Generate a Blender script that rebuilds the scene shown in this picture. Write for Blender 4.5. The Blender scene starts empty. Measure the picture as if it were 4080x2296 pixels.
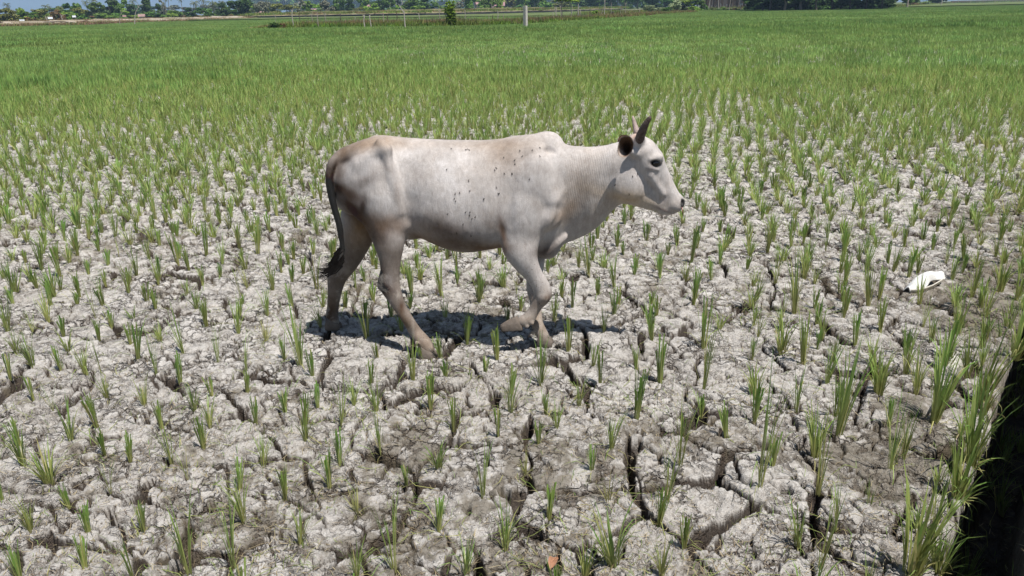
import bpy, math, random
import numpy as np
from mathutils import Vector, Matrix
from mathutils.bvhtree import BVHTree
R = math.radians
random.seed(7); rng = np.random.default_rng(7)
sc = bpy.context.scene
COL = sc.collection

# ------------------------------------------------------------------ camera
CAM = np.array([0.0, 0.0, 1.88]); FPX = 3025.0; PITCH = R(20.2); ROLL = R(1.067)
F_ = np.array([0, math.cos(PITCH), -math.sin(PITCH)])
R0 = np.array([1.0, 0, 0]); U0 = np.array([0, math.sin(PITCH), math.cos(PITCH)])
R_ = math.cos(ROLL)*R0 - math.sin(ROLL)*U0
U_ = math.sin(ROLL)*R0 + math.cos(ROLL)*U0
cd = bpy.data.cameras.new('camera'); cam = bpy.data.objects.new('camera', cd); COL.objects.link(cam)
cd.sensor_width = 36.0; cd.lens = 36.0*FPX/4080.0; cd.clip_start = 0.05; cd.clip_end = 20000
cam.matrix_world = Matrix(((R_[0], U_[0], -F_[0], CAM[0]), (R_[1], U_[1], -F_[1], CAM[1]), (R_[2], U_[2], -F_[2], CAM[2]), (0, 0, 0, 1)))
sc.camera = cam

# ------------------------------------------------------------------ light
SUNV = Vector((0.30, -0.30, 1.0)).normalized()          # towards the sun
w = bpy.data.worlds.new('World'); sc.world = w; w.use_nodes = True
nt = w.node_tree; nt.nodes.clear()
sky = nt.nodes.new('ShaderNodeTexSky'); sky.sky_type = 'NISHITA'; sky.sun_disc = False
sky.sun_elevation = math.asin(SUNV.z); sky.sun_rotation = math.atan2(SUNV.x, SUNV.y)
sky.air_density = 1.0; sky.dust_density = 1.0; sky.ozone_density = 1.5
bg = nt.nodes.new('ShaderNodeBackground'); bg.inputs[1].default_value = 0.05
wo = nt.nodes.new('ShaderNodeOutputWorld')
nt.links.new(sky.outputs[0], bg.inputs[0]); nt.links.new(bg.outputs[0], wo.inputs[0])
sl = bpy.data.lights.new('sun', 'SUN'); sl.energy = 5.0; sl.angle = R(0.5); sl.color = (1.0, 0.955, 0.90)
so = bpy.data.objects.new('sun', sl); COL.objects.link(so); so.rotation_euler = SUNV.to_track_quat('Z', 'Y').to_euler()
vs = sc.view_settings; vs.view_transform = 'Standard'; vs.look = 'None'; vs.exposure = 0.66; vs.gamma = 1.0; vs.use_curve_mapping = False
sc.cycles.max_bounces = 6; sc.cycles.diffuse_bounces = 3; sc.cycles.transparent_max_bounces = 8

# ------------------------------------------------------------------ helpers
def ray(px, py):
    d = F_ + R_*((px-2040)/FPX) + U_*((1148-py)/FPX)
    return d
def onY(px, py, Y):
    d = ray(px, py); return CAM + d*((Y-CAM[1])/d[1])
def onG(px, py, z=0.0):
    d = ray(px, py); return CAM + d*((z-CAM[2])/d[2])
def depth(p): return float(np.dot(np.asarray(p)-CAM, F_))
def proj(p):
    q = np.asarray(p)-CAM; z = q@F_
    return 2040+FPX*(q@R_)/z, 1148-FPX*(q@U_)/z
def horizon(px): return 73.0-76.0*px/4080.0

def tag(o, label=None, cat=None, group=None, kind=None):
    if label: o['label'] = label
    if cat: o['category'] = cat
    if group: o['group'] = group
    if kind: o['kind'] = kind
    return o
def empty(name, loc, rz=0.0):
    o = bpy.data.objects.new(name, None); COL.objects.link(o); o.location = loc; o.rotation_euler = (0, 0, rz)
    o.empty_display_size = 0.1
    return o
def mesh_np(name, V, Fc, mat=None, smooth=False):
    me = bpy.data.meshes.new(name); V = np.asarray(V, np.float32)
    Fc = [np.asarray(f, np.int32) for f in (Fc if isinstance(Fc, (list, tuple)) and len(Fc) and isinstance(Fc[0], np.ndarray) and Fc[0].ndim == 2 else [Fc])]
    Fc = [f for f in Fc if len(f)]
    me.vertices.add(len(V)); me.vertices.foreach_set('co', V.ravel())
    nl = sum(f.size for f in Fc); npoly = sum(len(f) for f in Fc)
    me.loops.add(nl); me.polygons.add(npoly)
    me.loops.foreach_set('vertex_index', np.concatenate([f.ravel() for f in Fc]))
    st = []; s = 0
    for f in Fc:
        k = f.shape[1]; st.append(s+np.arange(len(f))*k); s += f.size
    me.polygons.foreach_set('loop_start', np.concatenate(st).astype(np.int32))
    me.update(calc_edges=True)
    me.polygons.foreach_set('use_smooth', np.full(npoly, smooth))
    if mat: me.materials.append(mat)
    return me
def obj(name, me, parent=None, loc=None):
    o = bpy.data.objects.new(name, me); COL.objects.link(o)
    if parent: o.parent = parent
    if loc is not None: o.location = loc
    return o
def add_attr(me, name, arr, typ='FLOAT'):
    a = me.attributes.new(name, typ, 'POINT'); arr = np.asarray(arr, np.float32)
    a.data.foreach_set({'FLOAT': 'value', 'FLOAT_VECTOR': 'vector', 'FLOAT_COLOR': 'color'}[typ], arr.ravel())
class MB:
    def __init__(s): s.v = []; s.f4 = []; s.f3 = []; s.n = 0; s.c = []
    def add(s, V, f4=(), f3=(), c=None):
        V = np.asarray(V, float).reshape(-1, 3)
        s.v.append(V)
        if len(f4): s.f4.append(np.asarray(f4)+s.n)
        if len(f3): s.f3.append(np.asarray(f3)+s.n)
        s.n += len(V)
        if c is not None: s.c.append(np.tile(np.asarray(c, float), (len(V), 1)) if np.ndim(c) == 1 else np.asarray(c))
    def tube(s, pts, rad, n=7, cap=True, c=None):
        pts = np.asarray(pts, float); m = len(pts); rad = np.broadcast_to(rad, (m,))
        T = np.gradient(pts, axis=0); T /= np.linalg.norm(T, axis=1)[:, None]+1e-9
        ref = np.array([0, 1.0, 0.13]) if abs(T[0, 2]) > 0.7 else np.array([0.05, 0.1, 1.0])
        V = []
        for i in range(m):
            a = np.cross(T[i], ref); a /= np.linalg.norm(a); b = np.cross(T[i], a)
            th = np.arange(n)*2*math.pi/n
            V.append(pts[i]+rad[i]*(np.outer(np.cos(th), a)+np.outer(np.sin(th), b)))
        V = np.concatenate(V); f = []
        for i in range(m-1):
            for k in range(n):
                f.append((i*n+k, i*n+(k+1) % n, (i+1)*n+(k+1) % n, (i+1)*n+k))
        f3 = []
        if cap:
            V = np.vstack([V, pts[0], pts[-1]]); a, b = m*n, m*n+1
            for k in range(n):
                f3.append((a, (k+1) % n, k)); f3.append((b, (m-1)*n+k, (m-1)*n+(k+1) % n))
        s.add(V, f, f3, c)
    def box(s, cx, cy, cz, sx, sy, sz, rz=0.0, c=None, ry=0.0):
        q = np.array([(x, y, z) for x in (-.5, .5) for y in (-.5, .5) for z in (-.5, .5)])*[sx, sy, sz]
        if ry: q = q@np.array([[math.cos(ry), 0, -math.sin(ry)], [0, 1, 0], [math.sin(ry), 0, math.cos(ry)]])
        ca, sa = math.cos(rz), math.sin(rz)
        q = q@np.array([[ca, sa, 0], [-sa, ca, 0], [0, 0, 1]])+[cx, cy, cz]
        s.add(q, [(0, 1, 3, 2), (4, 6, 7, 5), (0, 4, 5, 1), (2, 3, 7, 6), (0, 2, 6, 4), (1, 5, 7, 3)], (), c)
    def mesh(s, name, mat, smooth=False):
        fs = []
        if s.f4: fs.append(np.concatenate(s.f4))
        if s.f3: fs.append(np.concatenate(s.f3))
        me = mesh_np(name, np.concatenate(s.v), fs, mat, smooth)
        if s.c:
            c = np.concatenate(s.c); c = np.hstack([c, np.ones((len(c), 1))]) if c.shape[1] == 3 else c
            add_attr(me, 'col', c, 'FLOAT_COLOR')
        return me
    def build(s, name, mat, parent=None, smooth=False, loc=None): return obj(name, s.mesh(name, mat, smooth), parent, loc)

# node helpers
class NT:
    def __init__(s, name):
        s.m = bpy.data.materials.new(name); s.m.use_nodes = True; s.t = s.m.node_tree; s.t.nodes.clear()
        s.out = s.n('ShaderNodeOutputMaterial'); s.b = s.n('ShaderNodeBsdfPrincipled')
        s.t.links.new(s.b.outputs[0], s.out.inputs[0])
    def n(s, typ, **k):
        q = s.t.nodes.new(typ)
        for a, b in k.items(): setattr(q, a, b)
        return q
    def l(s, a, b): s.t.links.new(a, b)
    def val(s, sock, v):
        if hasattr(v, 'links') or isinstance(v, bpy.types.NodeSocket): s.l(v, sock)
        else: sock.default_value = v
    def noise(s, scale, detail=4, rough=.6, vec=None, dist=0.0):
        q = s.n('ShaderNodeTexNoise'); q.inputs['Scale'].default_value = scale; q.inputs['Detail'].default_value = detail
        q.inputs['Roughness'].default_value = rough; q.inputs['Distortion'].default_value = dist
        if vec is not None: s.l(vec, q.inputs['Vector'])
        return q.outputs['Fac']
    def math(s, op, a, b=0.0, clamp=False):
        q = s.n('ShaderNodeMath', operation=op, use_clamp=clamp); s.val(q.inputs[0], a); s.val(q.inputs[1], b); return q.outputs[0]
    def ramp(s, fac, lo, hi, a=0.0, b=1.0):
        q = s.n('ShaderNodeMapRange'); s.val(q.inputs[0], fac); q.inputs[1].default_value = lo; q.inputs[2].default_value = hi
        q.inputs[3].default_value = a; q.inputs[4].default_value = b; return q.outputs[0]
    def mix(s, fac, a, b, typ='MIX'):
        q = s.n('ShaderNodeMix', data_type='RGBA', blend_type=typ); s.val(q.inputs[0], fac)
        for sk, v in ((q.inputs[6], a), (q.inputs[7], b)):
            if isinstance(v, (tuple, list)): sk.default_value = (*v, 1.0) if len(v) == 3 else v
            else: s.l(v, sk)
        return q.outputs[2]
    def attr(s, name, o='Fac'): q = s.n('ShaderNodeAttribute', attribute_name=name); return q.outputs[o]
    def bump(s, h, strength, dist, nrm=None):
        q = s.n('ShaderNodeBump'); q.inputs['Strength'].default_value = strength; q.inputs['Distance'].default_value = dist
        s.l(h, q.inputs['Height'])
        if nrm is not None: s.l(nrm, q.inputs['Normal'])
        return q.outputs[0]
    def pos(s): return s.n('ShaderNodeNewGeometry').outputs['Position']
    def oc(s): return s.n('ShaderNodeTexCoord').outputs['Object']
    def fin(s, col=None, rough=.8, nrm=None, spec=.3):
        if col is not None:
            if isinstance(col, (tuple, list)): s.b.inputs['Base Color'].default_value = (*col, 1)
            else: s.l(col, s.b.inputs['Base Color'])
        s.val(s.b.inputs['Roughness'], rough); s.b.inputs['Specular IOR Level'].default_value = spec
        if nrm is not None: s.l(nrm, s.b.inputs['Normal'])
        return s.m

def simple(name, col, rough=.8, var=.25, scale=3.0, spec=.3, bump=0.0):
    t = NT(name); f = t.noise(scale, 5, .65, t.oc())
    d = tuple(c*(1-var) for c in col); b = tuple(min(1, c*(1+var)) for c in col)
    return t.fin(t.mix(t.ramp(f, .3, .7), d, b), rough, t.bump(f, bump, .02) if bump else None, spec)
def leafy(name, a, b, transl=.35, rough=.55):
    """leaf material: per-face 'col' grey factor and per-object variation, thin-leaf translucency"""
    t = NT(name); oi = t.n('ShaderNodeObjectInfo')
    f = t.attr('col'); c = t.mix(f, a, b)
    hsv = t.n('ShaderNodeHueSaturation'); t.l(c, hsv.inputs['Color'])
    t.l(t.ramp(oi.outputs['Random'], 0, 1, .485, .515), hsv.inputs['Hue'])
    rr = t.math('FRACT', t.math('MULTIPLY', oi.outputs['Random'], 7.31))
    t.l(t.ramp(rr, 0, 1, .75, 1.2), hsv.inputs['Value'])
    c = hsv.outputs[0]
    t.fin(c, rough, None, .25)
    tr = t.n('ShaderNodeBsdfTranslucent'); t.l(c, tr.inputs[0]); mx = t.n('ShaderNodeMixShader'); mx.inputs[0].default_value = transl
    t.l(t.b.outputs[0], mx.inputs[1]); t.l(tr.outputs[0], mx.inputs[2]); t.l(mx.outputs[0], t.out.inputs[0])
    return t.m

# ------------------------------------------------------------------ numpy noise
def h2(ix, iy, s):
    with np.errstate(over='ignore'):
        a = (ix.astype(np.int64)*374761393+iy.astype(np.int64)*668265263+s*1442695041) & 0xffffffff
        a = ((a ^ (a >> 13))*1274126177) & 0xffffffff
        a = ((a ^ (a >> 16))*2246822519) & 0xffffffff
        a = a ^ (a >> 15)
    return (a & 0xffffff).astype(np.float64)/0xffffff
def vn(x, y, s):
    ix = np.floor(x); iy = np.floor(y); fx = x-ix; fy = y-iy; ix = ix.astype(np.int64); iy = iy.astype(np.int64)
    u = fx*fx*(3-2*fx); v = fy*fy*(3-2*fy)
    return (h2(ix, iy, s)*(1-u)+h2(ix+1, iy, s)*u)*(1-v)+(h2(ix, iy+1, s)*(1-u)+h2(ix+1, iy+1, s)*u)*v
def fbm(x, y, s, o=4, g=.5):
    t = 0; a = 1; n = 0
    for i in range(o):
        t = t+a*(vn(x, y, s+i*17)-.5)*2; n += a; a *= g; x, y = x*2.03+1.7, y*1.97-3.1
    return t/n
def worley(x, y, s, jit=.9):
    ix = np.floor(x).astype(np.int64); iy = np.floor(y).astype(np.int64)
    f1 = np.full(x.shape, 9.0); f2 = np.full(x.shape, 9.0); cid = np.zeros(x.shape)
    p1x = np.zeros(x.shape); p1y = np.zeros(x.shape); p2x = np.zeros(x.shape); p2y = np.zeros(x.shape)
    for dx in (-1, 0, 1):
        for dy in (-1, 0, 1):
            a = h2(ix+dx, iy+dy, s); b = h2(ix+dx, iy+dy, s+5)
            qx = ix+dx+.5+(a-.5)*jit; qy = iy+dy+.5+(b-.5)*jit
            d = np.hypot(x-qx, y-qy); c1 = d < f1; c2 = (~c1) & (d < f2)
            p2x = np.where(c1, p1x, np.where(c2, qx, p2x)); p2y = np.where(c1, p1y, np.where(c2, qy, p2y))
            f2 = np.where(c1, f1, np.where(c2, d, f2))
            p1x = np.where(c1, qx, p1x); p1y = np.where(c1, qy, p1y)
            cid = np.where(c1, a, cid); f1 = np.minimum(f1, d)
    sep = np.hypot(p1x-p2x, p1y-p2y)+1e-6
    edge = (f2*f2-f1*f1)/(2*sep)          # true distance to the border
    return edge, f1, cid
def sst(a, b, x):
    t = np.clip((x-a)/(b-a), 0, 1); return t*t*(3-2*t)

# ------------------------------------------------------------------ ground
BX, BY, NX, NY = 1.50, 2.16, .794, -.609        # edge line of the field where the ditch begins
def sdist(x, y): return (x-BX)*NX+(y-BY)*NY
def base_h(x, y):
    r = np.hypot(x, y); fade = 1-sst(25, 60, r)
    return (.028*fbm(x*1.3, y*1.3, 3, 3)+.018*fbm(x*3.7, y*3.7, 9, 3))*fade
def ground(x, y):
    r = np.hypot(x, y); fade = 1-sst(11, 19, r)
    h = base_h(x, y)
    wx = x+.05*fbm(x*4, y*4, 21, 4); wy = y+.05*fbm(x*4, y*4, 22, 4)
    wx2 = wx+.012*fbm(x*22, y*22, 23, 3); wy2 = wy+.012*fbm(x*22, y*22, 24, 3)
    big, _, c1 = worley(wx2*2.6, wy2*3.0, 41); big = big/2.8
    med, _, c2 = worley(wx2*7.5, wy2*8.5, 51); med = med/8.0
    fin, ff, c3 = worley(wx2*26, wy2*30, 61); fin = fin/28
    # coherent opening of cracks
    op = fbm(x*2.3, y*2.3, 71, 3); hole = fbm(x*5.1+4, y*5.1, 77, 2)
    wd = np.clip(.0088+.011*op+.042*np.clip(hole-.12, 0, 1)*1.5, 0.002, .029)
    opm = fbm(x*3.9, y*3.9, 81, 3); wdm = np.clip(.0032+.009*opm+.014*np.clip(hole, 0, 1), 0, .012)
    nearfac = 1-.45*sst(4, 9, r)
    crack = (1-sst(0.35, 1.0, big/np.maximum(wd, 1e-4)*.9))*np.where(wd > .0012, 1, 0)
    crm = (1-sst(0.3, 1.0, med/np.maximum(wdm, 1e-4)*.9))*np.where(wdm > .0012, 1, 0)
    plate = (c1-.5)*.022*sst(0, .04, big)+(c2-.5)*.016*sst(0, .018, med)
    lump = .011*np.clip(med/.012, 0, 1)**.6+.010*np.clip(big/.025, 0, 1)**.6
    rm = .35+.9*sst(-.25, .35, fbm(x*2.7, y*2.7, 97, 3))
    rough = .006*fbm(wx*9, wy*9, 91, 3, .5)+rm*(.008*(.35-np.abs(fbm(wx2*22, wy2*26, 93, 3, .6)))*2+.0085*fbm(wx2*44, wy2*52, 95, 3, .75))
    chip = rm*(c3-.5)*.011*sst(0, .004, fin)-.007*(1-sst(0, .004, fin))*sst(-.1, .2, fbm(x*6, y*6, 99, 2))
    fine = plate+lump+rough+chip-.02
    h = h+fade*(fine-crack*(.075+.05*op+.05*np.clip(hole, 0, 1))*nearfac-crm*.032)
    # pits where clods have broken away
    px_, pf, pc = worley(wx2*5.2+7, wy2*5.8, 141); pr = (.012+.026*pc)*np.where(pc > .62, 1, 0)*(.6+.8*sst(-.2, .3, fbm(x*1.9, y*1.9, 145, 2)))
    pit = 1-sst(.55, 1.0, pf/5.5/np.maximum(pr, 1e-4)+.35*fbm(x*30, y*30, 147, 3)); pit = np.where(pr > .004, pit, 0)*(1-sst(6, 10, r))
    h = h-fade*pit*.065; crack = np.maximum(crack, pit*.9)
    # ditch and bank on the photographer's side
    s = sdist(x, y)+.025*fbm(x*5, y*5, 111, 3); rr = .03*fbm(x*9, y*9, 113, 4)
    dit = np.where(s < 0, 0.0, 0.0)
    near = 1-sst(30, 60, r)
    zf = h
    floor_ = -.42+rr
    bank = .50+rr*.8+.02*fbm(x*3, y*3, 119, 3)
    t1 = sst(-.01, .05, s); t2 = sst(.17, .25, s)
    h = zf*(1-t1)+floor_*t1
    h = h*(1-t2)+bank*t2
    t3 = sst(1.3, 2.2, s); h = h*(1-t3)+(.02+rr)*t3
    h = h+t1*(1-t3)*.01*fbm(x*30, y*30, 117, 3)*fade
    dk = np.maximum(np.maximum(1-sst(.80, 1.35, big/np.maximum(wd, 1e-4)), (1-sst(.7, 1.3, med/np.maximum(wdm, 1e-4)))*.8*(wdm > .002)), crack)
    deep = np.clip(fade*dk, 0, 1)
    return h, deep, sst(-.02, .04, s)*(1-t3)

az_f = np.arange(-46, 46.001, .098); az_c = np.concatenate([np.arange(49, 312, 3.0)])
az = np.radians(np.concatenate([az_f, az_c])); NA = len(az)
rad = [.25]
while rad[-1] < 1.4: rad.append(rad[-1]*1.05)
while rad[-1] < 7.0: rad.append(rad[-1]*1.0026)
while rad[-1] < 16: rad.append(rad[-1]*1.0045)
while rad[-1] < 60: rad.append(rad[-1]*1.03)
while rad[-1] < 13000: rad.append(rad[-1]*1.12)
rad = np.array(rad); NR = len(rad)
X = np.outer(rad, np.sin(az)); Y = np.outer(rad, np.cos(az))
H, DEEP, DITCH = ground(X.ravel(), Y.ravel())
V = np.stack([X.ravel(), Y.ravel(), H], 1)
i, j = np.meshgrid(np.arange(NR-1), np.arange(NA), indexing='ij'); j2 = (j+1) % NA
Fq = np.stack([i*NA+j, i*NA+j2, (i+1)*NA+j2, (i+1)*NA+j], -1).reshape(-1, 4)[:, ::-1]
V = np.vstack([V, [[0, 0, -.42]]])
fan = np.stack([np.full(NA, len(V)-1), np.arange(NA), (np.arange(NA)+1) % NA], 1)[:, ::-1]

t = NT('dry_cracked_mud'); P = t.pos()
n1 = t.noise(1.6, 5, .6, P); n2 = t.noise(14, 6, .7, P, .6); n3 = t.noise(70, 5, .75, P, .4); n4 = t.noise(260, 3, .7, P)
wv = t.n('ShaderNodeVectorMath', operation='MULTIPLY_ADD'); wn = t.n('ShaderNodeTexNoise'); wn.inputs['Scale'].default_value = 38; wn.inputs['Detail'].default_value = 4; t.l(P, wn.inputs['Vector'])
t.l(wn.outputs['Color'], wv.inputs[0]); wv.inputs[1].default_value = (.055, .055, .03); t.l(P, wv.inputs[2])
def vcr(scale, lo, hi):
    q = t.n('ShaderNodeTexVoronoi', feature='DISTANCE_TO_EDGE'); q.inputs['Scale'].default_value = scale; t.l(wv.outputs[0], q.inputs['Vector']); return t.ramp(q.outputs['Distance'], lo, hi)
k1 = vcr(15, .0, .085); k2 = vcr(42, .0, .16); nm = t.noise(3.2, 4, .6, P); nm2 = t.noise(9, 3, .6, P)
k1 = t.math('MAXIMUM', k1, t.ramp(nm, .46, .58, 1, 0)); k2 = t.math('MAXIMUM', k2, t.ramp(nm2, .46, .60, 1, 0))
c = t.mix(t.ramp(n1, .35, .68), (.49, .462, .425), (.66, .632, .595))
c = t.mix(t.ramp(n2, .50, .72, 0, .75), c, (.20, .168, .13))
c = t.mix(t.ramp(n3, .50, .70, 0, .75), c, (.17, .135, .10))
c = t.mix(t.ramp(n4, .3, .7, 0, .35), c, (.62, .60, .57))
c = t.mix(t.ramp(t.attr('deep'), .15, .75, 0, .92), c, (.055, .040, .030))  # cracks and pits: darker moist soil, with missing shade painted in
c = t.mix(t.ramp(t.attr('moist_shade'), .3, 1.0, 0, .93), c, (.042, .036, .028))  # ditch mud coloured near black: wet soil with its shade painted in
c = t.mix(t.attr('damp'), c, (.155, .13, .09)); c = t.mix(t.attr('far'), c, t.mix(t.ramp(n1, .35, .65), (.07, .095, .03), (.14, .14, .06)))
c = t.mix(t.math('MULTIPLY', t.math('SUBTRACT', 1.0, k1), .68), c, (.10, .072, .052)); c = t.mix(t.math('MULTIPLY', t.math('SUBTRACT', 1.0, k2), .40), c, (.15, .115, .085))  # hairline cracks darkened in colour to suggest crease shadows
hb = t.math('ADD', t.math('ADD', t.math('MULTIPLY', n3, .6), t.math('MULTIPLY', n4, .4)), t.math('ADD', t.math('MULTIPLY', k1, 1.5), t.math('MULTIPLY', k2, .45)))
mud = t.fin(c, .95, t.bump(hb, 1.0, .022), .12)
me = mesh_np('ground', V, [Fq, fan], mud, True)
add_attr(me, 'deep', np.append(DEEP, 0)); add_attr(me, 'moist_shade', np.append(DITCH, 0))
xs, ys = V[:, 0], V[:, 1]
sd = sdist(xs, ys); dmp = sst(.1, .45, fbm(xs*1.7, ys*1.7, 131, 4)*.8+.9*fbm(xs*14, ys*14, 133, 4, .7)+.5*(1-sst(0, 1.0, -sd))*(np.hypot(xs, ys) < 9)-.12)*.7
add_attr(me, 'damp', dmp); add_attr(me, 'far', sst(22, 60, np.hypot(xs, ys)))
tag(obj('field_ground', me), kind='structure')
def gh(x, y):
    return float(base_h(np.array([x]), np.array([y]))[0])

# ------------------------------------------------------------------ cow (signed distance field, meshed once as one body)
class SDF:
    def __init__(s, lo, hi, h):
        s.lo = np.array(lo, np.float32); s.h = h
        s.ax = [np.arange(lo[k], hi[k], h, dtype=np.float32) for k in range(3)]
        s.F = np.full([len(a) for a in s.ax], 1.0, np.float32)
    def sub(s, lo, hi):
        sl = []
        for k in range(3):
            a = int(max(0, math.floor((lo[k]-s.lo[k])/s.h))); b = int(min(len(s.ax[k]), math.ceil((hi[k]-s.lo[k])/s.h)+1)); sl.append(slice(a, b))
        G = [s.ax[0][sl[0]][:, None, None], s.ax[1][sl[1]][None, :, None], s.ax[2][sl[2]][None, None, :]]
        return tuple(sl), G
    def smin(s, sl, d, k):
        A = s.F[sl]
        if k <= 0: s.F[sl] = np.minimum(A, d); return
        hh = np.maximum(k-np.abs(A-d), 0)/k
        s.F[sl] = np.minimum(A, d)-hh*hh*k*.25
    def smax_sub(s, sl, d, k):     # carve d out
        A = s.F[sl]; hh = np.maximum(k-np.abs(A+d), 0)/k
        s.F[sl] = np.maximum(A, -d)+hh*hh*k*.25
    def cone(s, a, b, ra, rb, ys=1.0, k=.03, carve=False):
        a = np.array(a, np.float32); b = np.array(b, np.float32); m = max(ra, rb)+k*1.2+.02
        sl, (x, y, z) = s.sub(np.minimum(a, b)-m, np.maximum(a, b)+m)
        e = b-a; L2 = float(e[0]**2+(e[1])**2+e[2]**2)+1e-9
        t = np.clip(((x-a[0])*e[0]+(y-a[1])*e[1]+(z-a[2])*e[2])/L2, 0, 1)
        dx = x-(a[0]+t*e[0]); dy = (y-(a[1]+t*e[1]))/ys; dz = z-(a[2]+t*e[2])
        n = np.sqrt(dx*dx+dy*dy+dz*dz)+1e-6
        d = (n-(ra+t*(rb-ra)))
        if ys != 1.0: d = d*np.sqrt(dx*dx+(dy*ys)**2+dz*dz)/n
        (s.smax_sub if carve else s.smin)(sl, d, k)
    def ell(s, c, r, rot=0.0, k=.03, carve=False, ry=0.0):
        c = np.array(c, np.float32); m = max(r)+k*1.2+.02
        sl, (x, y, z) = s.sub(c-m, c+m)
        x = x-c[0]; y = y-c[1]; z = z-c[2]; ca, sa = math.cos(rot), math.sin(rot)
        u = x*ca+z*sa; v = -x*sa+z*ca
        q = np.sqrt((u/r[0])**2+(y/r[1])**2+(v/r[2])**2)+1e-6
        g = np.sqrt((u/r[0]**2)**2+(y/r[1]**2)**2+(v/r[2]**2)**2)+1e-6
        d = q*(q-1)/g
        (s.smax_sub if carve else s.smin)(sl, d, k)

def surface_nets(F, lo, h):
    s = F < 0; nx, ny, nz = F.shape
    tot = np.zeros((nx-1, ny-1, nz-1), np.int8); co = [(a, b, c) for a in (0, 1) for b in (0, 1) for c in (0, 1)]
    for a, b, c in co: tot += s[a:nx-1+a, b:ny-1+b, c:nz-1+c]
    act = (tot > 0) & (tot < 8); I = np.argwhere(act); N = len(I)
    idx = np.full(act.shape, -1, np.int32); idx[act] = np.arange(N)
    val = {q: F[I[:, 0]+q[0], I[:, 1]+q[1], I[:, 2]+q[2]] for q in co}
    acc = np.zeros((N, 3)); cnt = np.zeros(N)
    for q in co:
        for k in range(3):
            if q[k] == 0:
                p = list(q); p[k] = 1; p = tuple(p); a, b = val[q], val[p]; m = (a < 0) != (b < 0)
                t = np.where(m, a/np.where(m, a-b, 1), 0)
                pt = np.tile(np.array(q, float), (N, 1)); pt[:, k] += t
                acc += pt*m[:, None]; cnt += m
    Vv = (I+acc/cnt[:, None])*h+lo
    qs = []
    for k in range(3):
        o = [slice(1, None)]*3; o[k] = slice(0, None)
        A = [slice(1, F.shape[m]-1) for m in range(3)]; A[k] = slice(0, F.shape[k]-1); Bs = list(A); Bs[k] = slice(1, F.shape[k])
        sa, sb = s[tuple(A)], s[tuple(Bs)]; W = np.argwhere(sa != sb); pos = sa[tuple(W.T)]
        W = W+[1 if m != k else 0 for m in range(3)]
        u, v = (k+1) % 3, (k+2) % 3
        eu = np.zeros(3, int); eu[u] = 1; ev = np.zeros(3, int); ev[v] = 1
        g = lambda q: idx[tuple(q.T)]
        a, b, c, d = g(W-eu-ev), g(W-ev), g(W), g(W-eu)
        q = np.stack([a, b, c, d], 1); q[~pos] = q[~pos][:, ::-1]; qs.append(q)
    return Vv, np.concatenate(qs)

YC = 4.20                                     # the cow's mid plane
PXM = lambda p: depth(p)/FPX                  # metres per photo pixel there
vox = .0062
S = SDF((-1.22, YC-.42, -.03), (1.06, YC+.42, 1.42), vox)
# torso and neck: px, top, bottom, half width, taper (+ = wider above), centre offset
T = [(1308, 668, 735, .030, 0, 4.22), (1316, 640, 790, .055, 0, 4.22), (1332, 617, 830, .085, 0, 4.22), (1352, 599, 850, .110, .0, 4.22),
     (1400, 577, 870, .140, .1, 4.22), (1450, 557, 880, .160, .1, 4.22), (1517, 546, 890, .172, .05, 4.22), (1570, 550, 905, .148, -.05, 4.22),
     (1620, 558, 935, .156, -.12, 4.22), (1700, 562, 972, .188, -.12, 4.21), (1790, 565, 1004, .216, -.15, 4.21), (1860, 567, 1011, .219, -.15, 4.21),
     (1940, 566, 1001, .208, -.12, 4.20), (2000, 562, 995, .192, -.05, 4.20), (2060, 550, 1000, .178, .0, 4.19), (2110, 551, 1008, .160, .0, 4.18),
     (2150, 560, 1015, .152, .0, 4.18), (2200, 568, 1008, .138, .15, 4.17), (2250, 577, 968, .114, .28, 4.16), (2300, 585, 948, .098, .36, 4.15),
     (2350, 587, 925, .096, .3, 4.14), (2400, 581, 884, .086, .25, 4.13), (2446, 570, 832, .078, .1, 4.12), (2490, 560, 815, .070, 0, 4.11), (2525, 562, 800, .055, 0, 4.10), (2545, 600, 760, .02, 0, 4.10)]
cx, zt, zb, hw, tp, yc = [], [], [], [], [], []
for px, a, b, hwid, k, y in T:
    A = onY(px, a, y); Bp = onY(px, b, y-.06); cx.append((A[0]+onY(px, (a+b)/2, y)[0])/2); zt.append(A[2]); zb.append(Bp[2]); hw.append(hwid); tp.append(k); yc.append(y)
def smooth_interp(x, xp, fp):
    xp = np.array(xp); fp = np.array(fp); m = np.gradient(fp, xp); i = np.clip(np.searchsorted(xp, x)-1, 0, len(xp)-2)
    h = xp[i+1]-xp[i]; t = np.clip((x-xp[i])/h, 0, 1); t2 = t*t; t3 = t2*t
    return (2*t3-3*t2+1)*fp[i]+(t3-2*t2+t)*h*m[i]+(-2*t3+3*t2)*fp[i+1]+(t3-t2)*h*m[i+1]
sl, (gx, gy, gz) = S.sub((cx[0]-.02, YC-.4, .2), (cx[-1]+.02, YC+.4, 1.4))
xx = gx.ravel(); ZT = smooth_interp(xx, cx, zt)[:, None, None]; ZB = smooth_interp(xx, cx, zb)[:, None, None]
HW = np.maximum(smooth_interp(xx, cx, hw), .005)[:, None, None]; TP = smooth_interp(xx, cx, tp)[:, None, None]; YO = smooth_interp(xx, cx, yc)[:, None, None]
HH = (ZT-ZB)/2; ZC = (ZT+ZB)/2; zn = np.clip((gz-ZC)/HH, -1.3, 1.3)
W = HW*(1+TP*zn); dy = gy-YO; dz = gz-ZC; e = 2.15
q = ((np.abs(dy)/W)**e+(np.abs(dz)/HH)**e)**(1/e)+1e-5
d = np.sqrt(dy*dy+dz*dz)*(1-1/q)
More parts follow.
